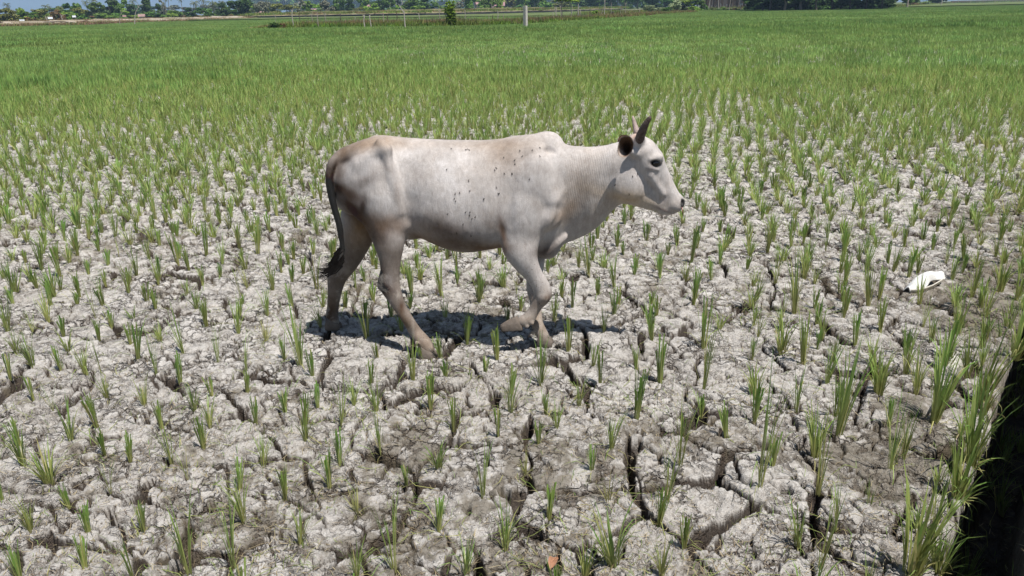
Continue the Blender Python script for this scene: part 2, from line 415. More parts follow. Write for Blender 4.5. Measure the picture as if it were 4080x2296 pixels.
out = np.maximum(cx[0]-gx, gx-cx[-1]); d = np.maximum(d, out)
S.smin(sl, d.astype(np.float32), 0)
def C(px, py, Y): return onY(px, py, Y)
def chain(L, k=.03):
    """L: (px, py, r_px, Y[, ys]); a smooth tapering limb along a spline"""
    P = np.array([list(C(q[0], q[1], q[3]))+[q[2]*PXM(C(q[0], q[1], q[3])), (q[4] if len(q) > 4 else .85)] for q in L])
    Q = []; n_ = len(P)
    for i in range(n_-1):
        p0, p1, p2, p3 = P[max(0, i-1)], P[i], P[i+1], P[min(n_-1, i+2)]
        for t in ((0, .25, .5, .75) if n_ > 2 else (0,)):
            Q.append(.5*(2*p1+(p2-p0)*t+(2*p0-5*p1+4*p2-p3)*t*t+(3*p1-p0-3*p2+p3)*t**3) if n_ > 2 else p1)
    Q.append(P[-1]); Q = np.array(Q); m = Q[:, 3].max()+k*1.2+.02
    sl, (x, y, z) = S.sub(Q[:, :3].min(0)-m, Q[:, :3].max(0)+m); D = np.full([x.size, y.size, z.size], 1.0, np.float32)
    x_, y_, z_ = x.ravel(), y.ravel(), z.ravel()
    for a, b in zip(Q[:-1], Q[1:]):
        lo = np.minimum(a[:3], b[:3])-m; hi = np.maximum(a[:3], b[:3])+m
        s3 = tuple(slice(int(np.searchsorted(v, lo[j])), int(np.searchsorted(v, hi[j]))) for j, v in enumerate((x_, y_, z_)))
        X_, Y_, Z_ = x_[s3[0]][:, None, None], y_[s3[1]][None, :, None], z_[s3[2]][None, None, :]
        a_, b_ = a[:3].astype(np.float32), b[:3].astype(np.float32); e = b_-a_; ys_ = np.float32((a[4]+b[4])/2)
        t = np.clip(((X_-a_[0])*e[0]+(Y_-a_[1])*e[1]+(Z_-a_[2])*e[2])/float(e@e+1e-9), 0, 1)
        dx = X_-(a_[0]+t*e[0]); ysl = np.float32(a[4])+t*np.float32(b[4]-a[4]); dy = (Y_-(a_[1]+t*e[1]))/ysl; dz = Z_-(a_[2]+t*e[2]); nn = np.sqrt(dx*dx+dy*dy+dz*dz)+1e-6
        d = (nn-(np.float32(a[3])+t*np.float32(b[3]-a[3])))*np.sqrt(dx*dx+(dy*ysl)**2+dz*dz)/nn
        A = D[s3]; hh = np.maximum(.006-np.abs(A-d), 0)/.006; D[s3] = np.minimum(A, d)-hh*hh*.0015*.5
    S.smin(sl, D, k)
def blob(px, py, Y, rx, rz, ryy, deg=0, k=.03, carve=False):
    c = C(px, py, Y); m = PXM(c); S.ell(c, (rx*m, ryy, rz*m), R(deg), k, carve)
# hump, withers
blob(2186, 588, 4.18, 62, 61, .064, -10, .022); blob(2120, 590, 4.18, 95, 48, .05, 8, .05)
# spine ridge, hooks (hip bones), pin bones, sacrum
chain([(1500, 560, 12, 4.22), (1700, 577, 12, 4.22), (1900, 581, 12, 4.21), (2050, 570, 12, 4.20)], .05)
for sg in (-1, 1):
    ym = 4.22+sg*.148
    S.cone(C(1516, 566, 4.22+sg*.115), C(1542, 592, 4.22+sg*.138), .020, .019, 1, .06)
    S.cone(C(1524, 588, 4.22+sg*.140), C(1430, 650, 4.22+sg*.140), .013, .009, 1, .05)
    S.cone(C(1372, 670, 4.22+sg*.085), C(1350, 700, 4.22+sg*.070), .020, .024, 1, .05)
    chain([(1536, 604, 13, 4.22+sg*.142, 1), (1556, 680, 10, 4.22+sg*.160, 1), (1578, 770, 11, 4.22+sg*.166, 1), (1592, 840, 9, 4.22+sg*.150, 1)], .05)
    # thigh
    S.ell(C(1478, 760, 4.22+sg*.115), (.140, .056, .180), R(-16), .06)
    S.ell(C(1530, 830, 4.22+sg*.125), (.085, .056, .150), R(8), .05)
    # loin hollow
    S.ell(C(1622, 665, 4.22+sg*.222), (.062, .048, .085), R(-20), .07, True)
    # shoulder blade, point of shoulder, triceps
    S.cone(C(2135, 610, 4.18+sg*.085), C(2205, 800, 4.16+sg*.128), .030, .040, .8, .06)
    S.ell(C(2120, 760, 4.17+sg*.125), (.085, .048, .185), R(-14), .06)
    S.ell(C(2085, 860, 4.17+sg*.135), (.115, .050, .100), R(-25), .05)
    S.ell(C(2196, 872, 4.15+sg*.118), (.052, .042, .065), R(-20), .04)
    S.cone(C(2035, 700, 4.18+sg*.20), C(2022, 900, 4.18+sg*.212), .022, .020, 1, .035, True)
for sg in (-1, 1):
    S.cone(C(1590, 700, 4.22+sg*.208), C(1618, 800, 4.22+sg*.214), .022, .022, 1, .05, True)      # groove in front of the thigh
    S.cone(C(1618, 800, 4.22+sg*.214), C(1630, 985, 4.22+sg*.222), .022, .014, 1, .05, True)
    S.cone(C(2255, 800, 4.16+sg*.150), C(2205, 930, 4.16+sg*.155), .018, .020, 1, .035, True)      # in front of the shoulder
    S.ell(C(2190, 604, 4.18+sg*.082), (.022, .010, .012), 0, .03, True)                            # dimple below the hump
# tendons on the legs
S.cone(C(1556, 1060, 4.05), C(1572, 1130, 4.04), .006, .005, 1, .012, True); S.cone(C(2112, 1060, 3.995), C(2150, 1140, 3.992), .006, .005, 1, .012, True); S.cone(C(2090, 1080, 4.0), C(2132, 1150, 4.0), .004, .004, 1, .010, True)
# flank fold
S.cone(C(1618, 900, 4.09), C(1640, 935, 4.14), .028, .03, .5, .05); S.cone(C(1618, 900, 4.33), C(1640, 935, 4.28), .028, .03, .5, .05)
# brisket and dewlap
chain([(2150, 940, 62, 4.17, .9), (2182, 985, 40, 4.16, .6)], .05)
chain([(2182, 992, 34, 4.15, .5), (2222, 955, 26, 4.15, .4), (2300, 925, 22, 4.15, .35), (2372, 885, 20, 4.14, .35), (2440, 812, 16, 4.12, .5)], .05)
chain([(2185, 1008, 12, 4.10, .6), (2222, 972, 12, 4.09, .6), (2250, 945, 12, 4.10, .6)], .025)
# legs
HN = onG(1700, 1424)[1]; HF = onG(1338, 1310)[1]; FF = onG(2170, 1372)[1]
print('feet Y', HN, HF, FF)
near_hind = [(1520, 800, 100, 4.13, .55), (1536, 890, 80, 4.12, .62), (1548, 955, 65, 4.10, .68), (1554, 1020, 46, 4.09, .72), (1554, 1078, 38, 4.08, .66), (1551, 1132, 42, 4.07, .6),
             (1570, 1178, 33, 4.05, .64), (1594, 1226, 25, 4.04, .8), (1625, 1275, 22.5, 4.02, .85), (1656, 1324, 24.5, HN+.05, .9), (1686, 1362, 28, HN+.02, 1.0), (1706, 1390, 24, HN, 1.05)]
chain(near_hind, .055)
far_hind = [(1440, 870, 84, 4.33, .62), (1412, 975, 58, 4.35, .68), (1382, 1045, 45, 4.36, .7), (1345, 1102, 38, 4.37, .6), (1334, 1160, 28, 4.38, .66),
            (1327, 1220, 23, HF, .8), (1323, 1258, 23.5, HF, .85), (1329, 1282, 23, HF, 1.0)]
chain(far_hind, .05)
near_fore = [(2085, 900, 82, 4.06, .55), (2072, 975, 74, 4.04, .55), (2092, 1040, 51, 4.03, .7), (2126, 1095, 36, 4.03, .72), (2152, 1136, 34, 4.03, .8), (2163, 1174, 35, 4.03, .9),
             (2141, 1213, 25, 4.03, .85), (2124, 1243, 22, 4.03, .9), (2104, 1272, 26, 4.03, 1.0), (2082, 1280, 22, 4.03, 1.05)]
chain(near_fore, .045)
far_fore = [(2110, 930, 72, 4.27, .55), (2132, 1030, 40, 4.26, .7), (2129, 1100, 32, 4.24, .8), (2131, 1152, 32, 4.22, .85), (2134, 1200, 23, 4.20, .85), (2138, 1250, 21, 4.18, .9),
            (2141, 1290, 23, FF+.02, .95), (2148, 1312, 25, FF+.01, 1.0), (2164, 1338, 23, FF, 1.05)]
chain(far_fore, .035)
# hock points, knees, dewclaws, tendon grooves
S.cone(C(1528, 1100, 4.07), C(1519, 1140, 4.07), .018, .022, .8, .02); S.cone(C(1335, 1065, 4.36), C(1322, 1105, 4.36), .016, .020, .8, .02)
S.ell(C(2166, 1186, 4.005), (.030, .026, .030), 0, .015)
for px, py, Y in ((1660, 1368, HN-.025), (1306, 1288, HF-.02), (2122, 1325, FF-.02)): S.ell(C(px, py, Y), (.012, .012, .014), 0, .008)
for px, py, Y in ((2120, 1288, 4.0), (2100, 1300, 4.0)): S.ell(C(px, py, Y), (.013, .012, .012), 0, .008)
# head
YH = 4.10
chain([(2560, 606, 58, YH, 1.08), (2578, 640, 60, YH, 1.0)], .03)
chain([(2584, 650, 60, YH, .95), (2640, 744, 46, YH, .78), (2686, 806, 34, YH, .95)], .03)
chain([(2520, 742, 74, YH, .52), (2585, 785, 50, YH, .62), (2650, 824, 27, YH, .95)], .035)
chain([(2690, 812, 35, YH, 1.05), (2697, 806, 30, YH, 1.1)], .02)
chain([(2640, 834, 22, YH, 1.1), (2672, 840, 15, YH, 1.2)], .02)
S.ell(C(2533, 560, YH), (.045, .075, .035), 0, .03)
for sg in (-1, 1):
    S.ell(C(2622, 630, YH+sg*.070), (.030, .018, .020), R(20), .02)           # brow
    S.ell(C(2613, 652, YH+sg*.086), (.024, .020, .019), 0, .010, True)        # eye socket
    S.cone(C(2588, 668, YH+sg*.076), C(2618, 676, YH+sg*.072), .010, .008, 1, .012)   # lower lid
    S.cone(C(2590, 634, YH+sg*.080), C(2636, 640, YH+sg*.066), .009, .009, 1, .012)
    S.cone(C(2590, 700, YH+sg*.062), C(2640, 772, YH+sg*.046), .014, .010, 1, .03)   # cheek ridge
    S.ell(C(2508, 742, YH+sg*.045), (.07, .024, .07), 0, .04)                 # jaw muscle
    S.ell(C(2718, 806, YH+sg*.030), (.012, .014, .016), 0, .010, True)        # nostril
    S.cone(C(2634, 832, YH+sg*.052), C(2700, 848, YH+sg*.034), .0035, .0035, 1, .006, True)   # mouth line
    S.cone(C(2525, 610, YH+sg*.068), C(2510, 602, YH+sg*.086), .022, .016, .9, .025)   # ear root
    S.cone(C(2549, 560, YH+sg*.052), C(2552, 548, YH+sg*.070), .026, .024, 1, .02)     # horn burr
# tail
tail = [(1392, 605, 20, 4.20), (1350, 622, 18, 4.16), (1322, 652, 16, 4.12), (1311, 695, 14, 4.11), (1313, 739, 14, 4.11), (1322, 788, 13.5, 4.11), (1335, 838, 13, 4.11), (1350, 890, 12, 4.11),
        (1358, 939, 11, 4.11), (1364, 977, 10, 4.11), (1362, 1012, 9, 4.11), (1350, 1035, 8, 4.11)]
chain([(q[0], q[1], q[2], q[3], 1.0) for q in tail], .014)
# soft muscle relief
sl, (gx, gy, gz) = S.sub(S.lo, S.lo+np.array([9, 9, 9]))
CV, CF = surface_nets(S.F, S.lo, vox)
def grid_n(P):
    g = ((P-S.lo)/vox); i0 = np.clip(np.round(g).astype(int), 1, np.array(S.F.shape)-2)
    n = np.stack([S.F[tuple((i0+e).T)]-S.F[tuple((i0-e).T)] for e in np.eye(3, dtype=int)], 1)
    return n/(np.linalg.norm(n, axis=1)[:, None]+1e-9)
CN = grid_n(CV)
x_, y_, z_ = CV.T
q = CV-CAM; dz_ = q@F_; PX = 2040+FPX*(q@R_)/dz_; PY = 1148-FPX*(q@U_)/dz_       # where on the animal a vertex lies, in the units of the outline tables
body = sst(1330, 1400, PX)*(1-sst(2480, 2560, PX))*(1-sst(960, 1010, PY))
lump = fbm(x_*7, z_*7+y_*5, 301, 3)*.0035+fbm(x_*17, z_*15+y_*9, 305, 3)*.0014
neckm = sst(2225, 2290, PX)*(1-sst(2400, 2480, PX))*(1-sst(900, 960, PY))
wr = PX*1.0+.16*(PY-700)+14*fbm(x_*6, z_*3, 311, 2)
lump += neckm*.0001*np.sin(wr/17*2*math.pi)*(.5+.5*vn(x_*9, z_*5, 313))
CV = CV+CN*(lump*np.clip(body+.25, 0, 1))[:, None]
del S.F

# coat: the animal's own pattern, its mud stains, local tones and a painted neck shadow
col = np.tile(np.array([.455, .430, .413]), (len(CV), 1))
def paint(px, py, rx, ry, deg, c, a, side=0, soft=1.0):
    global col
    ca, sa = math.cos(R(deg)), math.sin(R(deg)); u = (PX-px)*ca+(PY-py)*sa; v = -(PX-px)*sa+(PY-py)*ca
    rr = ((u/rx)**2+(v/ry)**2)*.62+.35*fbm(PX/38, PY/38+y_*9, int(abs(px+py)) % 997, 3)
    m = a*np.exp(-np.maximum(rr, 0)**soft)
    if side: m = m*(np.where((y_-4.16)*side > 0, 1, 0))
    col = col*(1-m[:, None])+np.array(c)*m[:, None]
TAN = (.31, .255, .205); GRY = (.135, .108, .092); DRK = (.03, .024, .022); MUD = (.33, .265, .205); WHT = (.54, .52, .505)
paint(1900, 760, 260, 130, 0, WHT, .35); paint(1620, 640, 60, 40, 0, WHT, .4); paint(1530, 820, 50, 70, 0, WHT, .5)
paint(1470, 572, 110, 28, -12, (.30, .235, .18), .75); paint(1385, 600, 60, 26, -32, (.20, .16, .13), .8); paint(1560, 575, 90, 16, 4, TAN, .35)
paint(2020, 610, 70, 60, 15, (.28, .23, .19), .65); paint(1960, 580, 140, 20, 0, TAN, .4); paint(1960, 690, 60, 90, 0, TAN, .18)
paint(1760, 572, 160, 14, 0, TAN, .25); paint(2120, 560, 60, 30, -15, TAN, .25)
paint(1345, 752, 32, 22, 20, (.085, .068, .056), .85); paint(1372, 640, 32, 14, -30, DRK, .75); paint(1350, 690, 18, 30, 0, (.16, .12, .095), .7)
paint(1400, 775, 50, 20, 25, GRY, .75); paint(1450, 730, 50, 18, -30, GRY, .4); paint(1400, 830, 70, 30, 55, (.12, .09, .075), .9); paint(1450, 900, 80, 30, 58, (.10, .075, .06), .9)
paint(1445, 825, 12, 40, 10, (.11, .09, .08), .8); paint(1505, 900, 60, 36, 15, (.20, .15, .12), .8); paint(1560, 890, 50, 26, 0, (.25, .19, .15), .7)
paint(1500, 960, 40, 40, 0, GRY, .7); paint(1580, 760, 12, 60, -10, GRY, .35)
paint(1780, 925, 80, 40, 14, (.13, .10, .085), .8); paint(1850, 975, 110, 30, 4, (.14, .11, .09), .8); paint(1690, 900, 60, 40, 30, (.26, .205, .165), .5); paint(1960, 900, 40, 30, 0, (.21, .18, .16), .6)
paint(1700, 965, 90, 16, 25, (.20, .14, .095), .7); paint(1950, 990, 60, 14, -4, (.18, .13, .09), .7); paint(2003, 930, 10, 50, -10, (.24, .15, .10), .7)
paint(2300, 800, 30, 160, 22, TAN, .35); paint(2265, 780, 20, 60, 5, TAN, .4); paint(2320, 700, 50, 90, 0, TAN, .2); paint(2250, 850, 70, 24, -40, (.33, .24, .17), .45)  # first stroke paints the shadow lying on the lower neck
paint(2500, 790, 110, 26, 12, (.50, .37, .22), .55); paint(2380, 850, 70, 30, -40, (.42, .32, .22), .35); paint(2175, 1000, 40, 22, -20, (.08, .06, .05), .85)
paint(2530, 545, 26, 14, -30, (.45, .30, .22), .6)
# legs
lg = sst(935, 1010, PY)*(PX < 1760)*(PX > 1290); m = (lg*.85)[:, None]; col = col*(1-m)+np.array((.215, .187, .166))*m
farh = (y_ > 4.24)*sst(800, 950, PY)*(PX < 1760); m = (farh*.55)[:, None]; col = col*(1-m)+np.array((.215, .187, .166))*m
paint(1420, 930, 40, 50, 0, (.30, .21, .13), .6, 1)
paint(1515, 1115, 16, 40, 0, DRK, .95, -1); paint(1540, 1150, 26, 24, 20, (.06, .045, .04), .85, -1); paint(1552, 1120, 16, 20, 0, (.30, .28, .27), .6, -1); paint(1600, 1225, 9, 22, 0, (.12, .085, .07), .7, -1)
paint(1612, 1285, 20, 46, -30, (.16, .12, .09), .7, -1); paint(1655, 1325, 40, 30, 40, (.29, .24, .20), .5, -1); paint(1700, 1370, 40, 30, 0, (.27, .22, .18), .6, -1)
paint(1312, 1255, 22, 60, 0, (.12, .095, .08), .8, 1); paint(1345, 1095, 30, 40, 0, GRY, .4, 1)
paint(2185, 1188, 17, 20, 20, (.15, .115, .095), .85, -1); paint(2130, 1205, 30, 30, 0, (.24, .2, .17), .6); paint(2095, 1280, 50, 30, 0, (.27, .225, .185), .85); paint(2160, 1310, 50, 90, 0, (.27, .225, .185), .8)
paint(2125, 1170, 30, 50, 0, (.36, .31, .28), .5, 1); paint(1995, 1000, 26, 16, 20, (.30, .21, .17), .6)
# head
paint(2724, 814, 9.5, 15.5, 0, (.010, .008, .008), 1.0, 0, 3); paint(2612, 652, 17, 12, 10, (.030, .022, .02), .95, 0, 2.2); paint(2645, 838, 26, 4, 20, (.2, .14, .12), .6); paint(2592, 672, 14, 8, 0, (.3, .26, .25), .4)
paint(2600, 735, 60, 16, 30, (.48, .44, .42), .3); paint(2644, 800, 10, 14, -30, (.40, .36, .35), .5)
# tail
tm = np.zeros(len(CV))
for a, b in zip(tail[:-1], tail[1:]):
    A, Bq = C(a[0], a[1], a[3]), C(b[0], b[1], b[3]); e = Bq-A; tt = np.clip(((CV-A)@e)/(e@e), 0, 1); dd = np.linalg.norm(CV-(A+tt[:, None]*e), axis=1)
    tm = np.maximum(tm, (1-sst(a[2]*1.05, a[2]*1.45+2, dd/PXM(A)))*(.35+.65*sst(600, 700, PY)))
k1_ = sst(690, 790, PY)[:, None]; k2_ = sst(860, 960, PY)[:, None]; tc = np.array([.11, .09, .078])*(1-k1_)+np.array([.034, .026, .023])*k1_; tc = tc*(1-k2_)+np.array([.07, .055, .048])*k2_
tm *= (.85+.15*vn(x_*60, z_*60, 5)); col = col*(1-tm[:, None])+tc*tm[:, None]
cb = np.array([.455, .430, .413]); col = np.clip(cb+(col-cb)*1.28, .012, .9)
# fine streaks of hair colour and specks of dust
v1 = fbm(x_*60, z_*22+y_*28, 331, 4, .75); col = col*(1+.16*v1[:, None]); v2 = fbm(x_*9, z_*7+y_*8, 335, 4); col = col*(1+.16*v2[:, None])
t = NT('short_cream_hide'); cc = t.attr('col', 'Color'); oc = t.oc()
g1 = t.noise(210, 4, .7, oc); g2 = t.noise(600, 2, .6, oc)
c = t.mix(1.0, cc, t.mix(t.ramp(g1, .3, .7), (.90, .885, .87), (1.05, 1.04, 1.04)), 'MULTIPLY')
mp2 = t.n('ShaderNodeMapping'); mp2.inputs['Scale'].default_value = (1.0, 1.0, .35); t.l(oc, mp2.inputs[0]); g3 = t.noise(55, 5, .75, mp2.outputs[0], .5); g4 = t.noise(11, 5, .65, oc, .4); g5 = t.noise(120, 3, .6, oc)
c = t.mix(1.0, c, t.mix(t.ramp(g3, .32, .68), (.84, .825, .81), (1.10, 1.10, 1.10)), 'MULTIPLY'); c = t.mix(1.0, c, t.mix(t.ramp(g4, .3, .7), (.86, .83, .80), (1.06, 1.07, 1.08)), 'MULTIPLY')
c = t.mix(t.math('MULTIPLY', t.ramp(g5, .60, .68), t.attr('low')), c, (.10, .075, .06)); c = t.mix(t.math('MULTIPLY', t.ramp(g4, .52, .64), t.math('MULTIPLY', t.attr('low'), .6)), c, (.33, .29, .25))
wv = t.n('ShaderNodeTexWave', wave_type='BANDS', bands_direction='X'); mp = t.n('ShaderNodeMapping'); mp.inputs['Rotation'].default_value = (0, R(10), 0); t.l(oc, mp.inputs[0]); t.l(mp.outputs[0], wv.inputs[0])
wv.inputs['Scale'].default_value = 26; wv.inputs['Distortion'].default_value = 3.0; wv.inputs['Detail'].default_value = 3; wv.inputs['Detail Scale'].default_value = 1.1
hh = t.math('ADD', t.math('MULTIPLY', t.math('MULTIPLY', wv.outputs['Fac'], t.attr('neck')), .07), t.math('ADD', t.math('ADD', t.math('MULTIPLY', g1, .16), t.math('MULTIPLY', g3, .30)), t.math('MULTIPLY', g2, .12)))
hide = t.fin(c, .62, t.bump(hh, .85, .010), .35)
base = np.array([0.0, YC, 0.0]); 
cow = empty('cow', tuple(base)); tag(cow, 'thin cream humped cow with short horns walking right across the cracked mud', 'cow')
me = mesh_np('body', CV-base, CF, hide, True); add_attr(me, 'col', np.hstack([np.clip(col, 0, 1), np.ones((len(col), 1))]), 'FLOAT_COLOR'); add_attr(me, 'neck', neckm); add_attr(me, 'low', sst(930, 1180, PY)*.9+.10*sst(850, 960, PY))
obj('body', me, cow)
print('cow verts', len(CV))
bvh = BVHTree.FromPolygons([tuple(v) for v in CV], [tuple(f) for f in CF])

horn_m = simple('dark_horn', (.085, .06, .05), .6, .45, 60, .3, .6); horn_l = simple('pale_dusty_horn', (.30, .235, .21), .75, .3, 40, .2, .5)
def horn(pts, radii, mat, label):
    p = [C(a, b, y)-base for a, b, y in pts]; m = MB(); m.tube(p, [r*.00137 for r in radii], 14)
    tag(m.build('horn', mat, cow, True), label)
horn([(2546, 565, 4.045), (2553, 540, 4.02), (2563, 515, 3.995), (2576, 490, 3.975), (2587, 472, 3.965), (2592, 464, 3.96)], [19, 18, 15, 11.5, 8, 3.5], horn_m, 'dark rough horn above the near ear')
horn([(2541, 545, 4.155), (2536, 520, 4.18), (2530, 500, 4.20), (2525, 480, 4.215), (2521, 462, 4.22)], [16, 12.5, 9.5, 7, 3], horn_l, 'paler dusty horn on the far side')
# ears: cupped leaf, hollow side towards the side of the animal
ear_t = NT('ear_hide'); ec = ear_t.attr('col', 'Color'); gn = ear_t.noise(90, 4, .7, ear_t.oc())
ear_m = ear_t.fin(ear_t.mix(1.0, ec, ear_t.mix(ear_t.ramp(gn, .3, .7), (.6, .58, .55), (1.3, 1.3, 1.3)), 'MULTIPLY'), .8, ear_t.bump(gn, .8, .006), .15)
def ear(sg):
    yb = YH+sg*.095
    ctr = C(2489, 581, yb+sg*.058)-base; root = C(2516, 612, yb)-base
    n = 22; rings = 9; V = []; cl = []; f = []
    axis_u = np.array([.94, 0, .10]); axis_w = np.array([.10, 0, .99])
    for inner in (0, 1):
        for a in range(rings+1):
            q = a/rings
            for k in range(n):
                th = 2*math.pi*k/n
                # outline: 32 px wide, 42 px tall, pointed at upper left
                sx = math.cos(th); sz = math.sin(th)
                pt = 1+.26*math.exp(-((th-2.35)/.38)**2)
                ou = .0435*pt*sx*(1-.10*sz); ow = .0565*pt*sz
                cup = (1-q*q)
                dep = sg*(.052-.075*cup) if not inner else sg*(.050-.062*cup)
                p = ctr+axis_u*ou*q+axis_w*ow*q+np.array([cup*.018, dep-sg*.02, -cup*.022])
                V.append(p)
                rim = sst(.78, 1.0, q)
                w_ = .5+.5*math.sin(th*1.0+2.2)
                dark = np.array([.025, .014, .009]); brown = np.array([.13, .075, .045]); pale = np.array([.50, .44, .40])
                cin = dark*(1-sst(.35, .85, q))+brown*sst(.35, .85, q)
                cin = cin*(1-rim*.3*w_)+pale*rim*.3*w_
                low = max(0, math.exp(-((th-3.9)/.6)**2))*sst(.3, .7, q); cin = cin*(1-.75*low)+pale*.75*low
                cl.append(cin if inner else np.array([.42, .36, .32])*(1-.5*rim)+np.array([.07, .05, .04])*.5*rim)
    N1 = (rings+1)*n
    for s_ in (0, 1):
        o_ = s_*N1
        for a in range(rings):
            for k in range(n):
                q4 = (o_+a*n+k, o_+a*n+(k+1) % n, o_+(a+1)*n+(k+1) % n, o_+(a+1)*n+k); f.append(q4 if s_ else q4[::-1])
    for k in range(n): f.append((rings*n+k, rings*n+(k+1) % n, N1+rings*n+(k+1) % n, N1+rings*n+k))
    me = mesh_np('ear', V, np.array(f), ear_m, True); add_attr(me, 'col', np.hstack([cl, np.ones((len(cl), 1))]), 'FLOAT_COLOR')
    obj('ear', me, cow)
ear(-1); ear(1)
# eyes
et = NT('dark_wet_eye'); eye_m = et.fin((.008, .006, .006), .08, None, .6)
def sphere(m, c, r, nu=16, nv=10, c_=None, rot=None):
    V = []; 
    for a in range(nv+1):
        ph = math.pi*a/nv
        for b in range(nu): V.append((math.sin(ph)*math.cos(2*math.pi*b/nu), math.sin(ph)*math.sin(2*math.pi*b/nu), math.cos(ph)))
    V = np.array(V)*np.array(r)
    if rot is not None: V = V@np.array(rot.to_3x3()).T
    V = V+np.array(c)
    m.add(V, [(a*nu+b, (a+1)*nu+b, (a+1)*nu+(b+1) % nu, a*nu+(b+1) % nu) for a in range(nv) for b in range(nu)], (), c_)
for sg in (-1, 1):
    m = MB(); sphere(m, C(2613, 650, YH+sg*.0705)-base, (.0215, .0150, .0170)); m.build('eye', eye_m, cow, True)
# hooves: two claws, with the split between them
hoof_m = simple('muddy_hoof', (.13, .108, .09), .85, .25, 25, .15, .35)
def claw(m, heel, toe, w_, h_, up, side):
    """wedge with rounded top from heel to toe"""
    heel = np.array(heel); toe = np.array(toe); d = toe-heel; L = np.linalg.norm(d); d /= L; up = np.array(up); up = up/np.linalg.norm(up)
    s = np.cross(d, up); s /= np.linalg.norm(s); n = 7; st = 9; V = []; f = []
    for a in range(st):
        q = a/(st-1); ww = w_*math.sqrt(max(0.02, 1-(abs(q-.38)/.66)**2.6)); hh = h_*(1-.62*q**1.5)*math.sqrt(max(.05, 1-((.12-q)/.13)**2 if q < .12 else 1))
        for k in range(n):
            th = math.pi*k/(n-1); V.append(heel+d*L*q+s*(math.cos(th)*ww+side*.35*w_*(1-q))+up*(math.sin(th)**.75*hh))
        V.append(heel+d*L*q-s*ww*.92*1+s*side*.35*w_*(1-q)-up*.004); V.append(heel+d*L*q+s*ww*.92+s*side*.35*w_*(1-q)-up*.004)
    k = n+2; ring = list(range(n))+[n, n+1]
    for a in range(st-1):
        for b in range(k): f.append((a*k+b, a*k+(b+1) % k, (a+1)*k+(b+1) % k, (a+1)*k+b))
    V = np.array(V); c0 = len(V); V = np.vstack([V, V[:k].mean(0), V[-k:].mean(0)])
    f3 = [(c0, (b+1) % k, b) for b in range(k)]+[(c0+1, (st-1)*k+b, (st-1)*k+(b+1) % k) for b in range(k)]
    m.add(V, f, f3)
def hoof(heel, toe, up=(0, 0, 1), w_=.026, h_=.078):
    heel = np.array(heel)-base; toe = np.array(toe)-base; d = toe-heel; s = np.cross(d/np.linalg.norm(d), up)
    o = None
    for sd_ in (-1, 1):
        m = MB(); claw(m, heel+s*sd_*w_*.9, toe+s*sd_*w_*.55, w_, h_, up, 0)
        m.build('hoof', hoof_m, cow, True)
def gpt(px, py, Y, dz=.0):
    p = C(px, py, Y); p[2] = gh(p[0], p[1])+dz+.010; return p
g = gpt(1674, 1410, HN); g2_ = gpt(1744, 1425, HN-.01); hoof(g, g2_)
g = gpt(1302, 1300, HF); g2_ = gpt(1358, 1308, HF-.01); hoof(g, g2_)
g = gpt(2143, 1362, FF); g2_ = gpt(2203, 1372, FF-.02); hoof(g, g2_)
hoof(C(2082, 1306, 4.03), C(1997, 1314, 4.03), (-.2, .1, 1), .023, .070)
# tail tuft
tuft_m = simple('black_tail_hair', (.012, .009, .008), .6, .4, 30, .3)
m = MB(); rg = random.Random(5)
for i_ in range(330):
    q = rg.random(); a = C(1362, 985+45*q, 4.11)-base+np.array([rg.gauss(0, .006), rg.gauss(0, .006), 0]); ln = rg.uniform(.45, 1.0)
    spr = rg.gauss(0, 1)
    dirs = [(-.010, -.045), (-.045, -.045), (-.06, -.022-.012*spr), (-.045, -.008-.014*spr)]
    if q < .5: dirs = [(-.035, -.03), (-.03, -.05), (-.02, -.045), (-.03, -.02)]
    p = [a]
    for dx, dz_2 in dirs: p.append(p[-1]+np.array([dx*ln+rg.gauss(0, .0045), rg.gauss(0, .007), dz_2*ln+rg.gauss(0, .0035)]))
    w0 = .0035; V = []
    for k, pp in enumerate(p):
        ww = w0*(1-k/4.3); V += [pp+[0, 0, ww], pp-[0, -.4*ww, ww]]
    m.add(np.array(V), [(2*k, 2*k+1, 2*k+3, 2*k+2) for k in range(4)])
m.build('tail_tuft', tuft_m, cow)
# strand hanging from the nostril
m = MB(); m.tube([C(2717, 826, 4.06)-base, C(2720, 842, 4.055)-base, C(2722, 858, 4.05)-base], [.002, .0022, .0012], 5)
m.build('saliva_strand', simple('pinkish_strand', (.30, .13, .11), .3), cow, True)

# flies resting on the hide
fly_m = simple('black_fly', (.012, .010, .010), .5, .2, 50)
m = MB(); sphere(m, (0, 0, .0016), (.0042, .0018, .0016), 8, 5); sphere(m, (.0046, 0, .0016), (.0014, .0016, .0014), 6, 4)
for sd_ in (-1, 1):
    m.add([(.002, sd_*.0008, .0034), (-.0065, sd_*.0042, .0032), (-.0078, sd_*.0016, .0034)], (), [(0, 1, 2)])
fly_me = m.mesh('fly', fly_m, False)
FL1 = [(810, 222), (887, 228), (897, 226), (907, 229), (787, 333), (905, 393), (912, 447), (832, 463), (828, 490), (835, 503), (856, 458), (988, 492), (1070, 462), (1053, 430), (889, 563), (912, 562), (910, 580), (923, 598),
       (941, 588), (792, 572), (875, 628), (840, 675), (917, 690), (1045, 337), (1053, 325), (1140, 355), (1155, 303), (1095, 268)]
FL2 = [(232, 232), (246, 262), (300, 230), (339, 217), (340, 262), (205, 283), (148, 355), (190, 355), (285, 385), (115, 463), (37, 492), (748, 415), (840, 370), (867, 357), (822, 465), (905, 545)]
pts = [(1200+a/1.3556, 430+b/1.3556) for a, b in FL1]+[(1900+a/1.3556, 430+b/1.3556) for a, b in FL2]
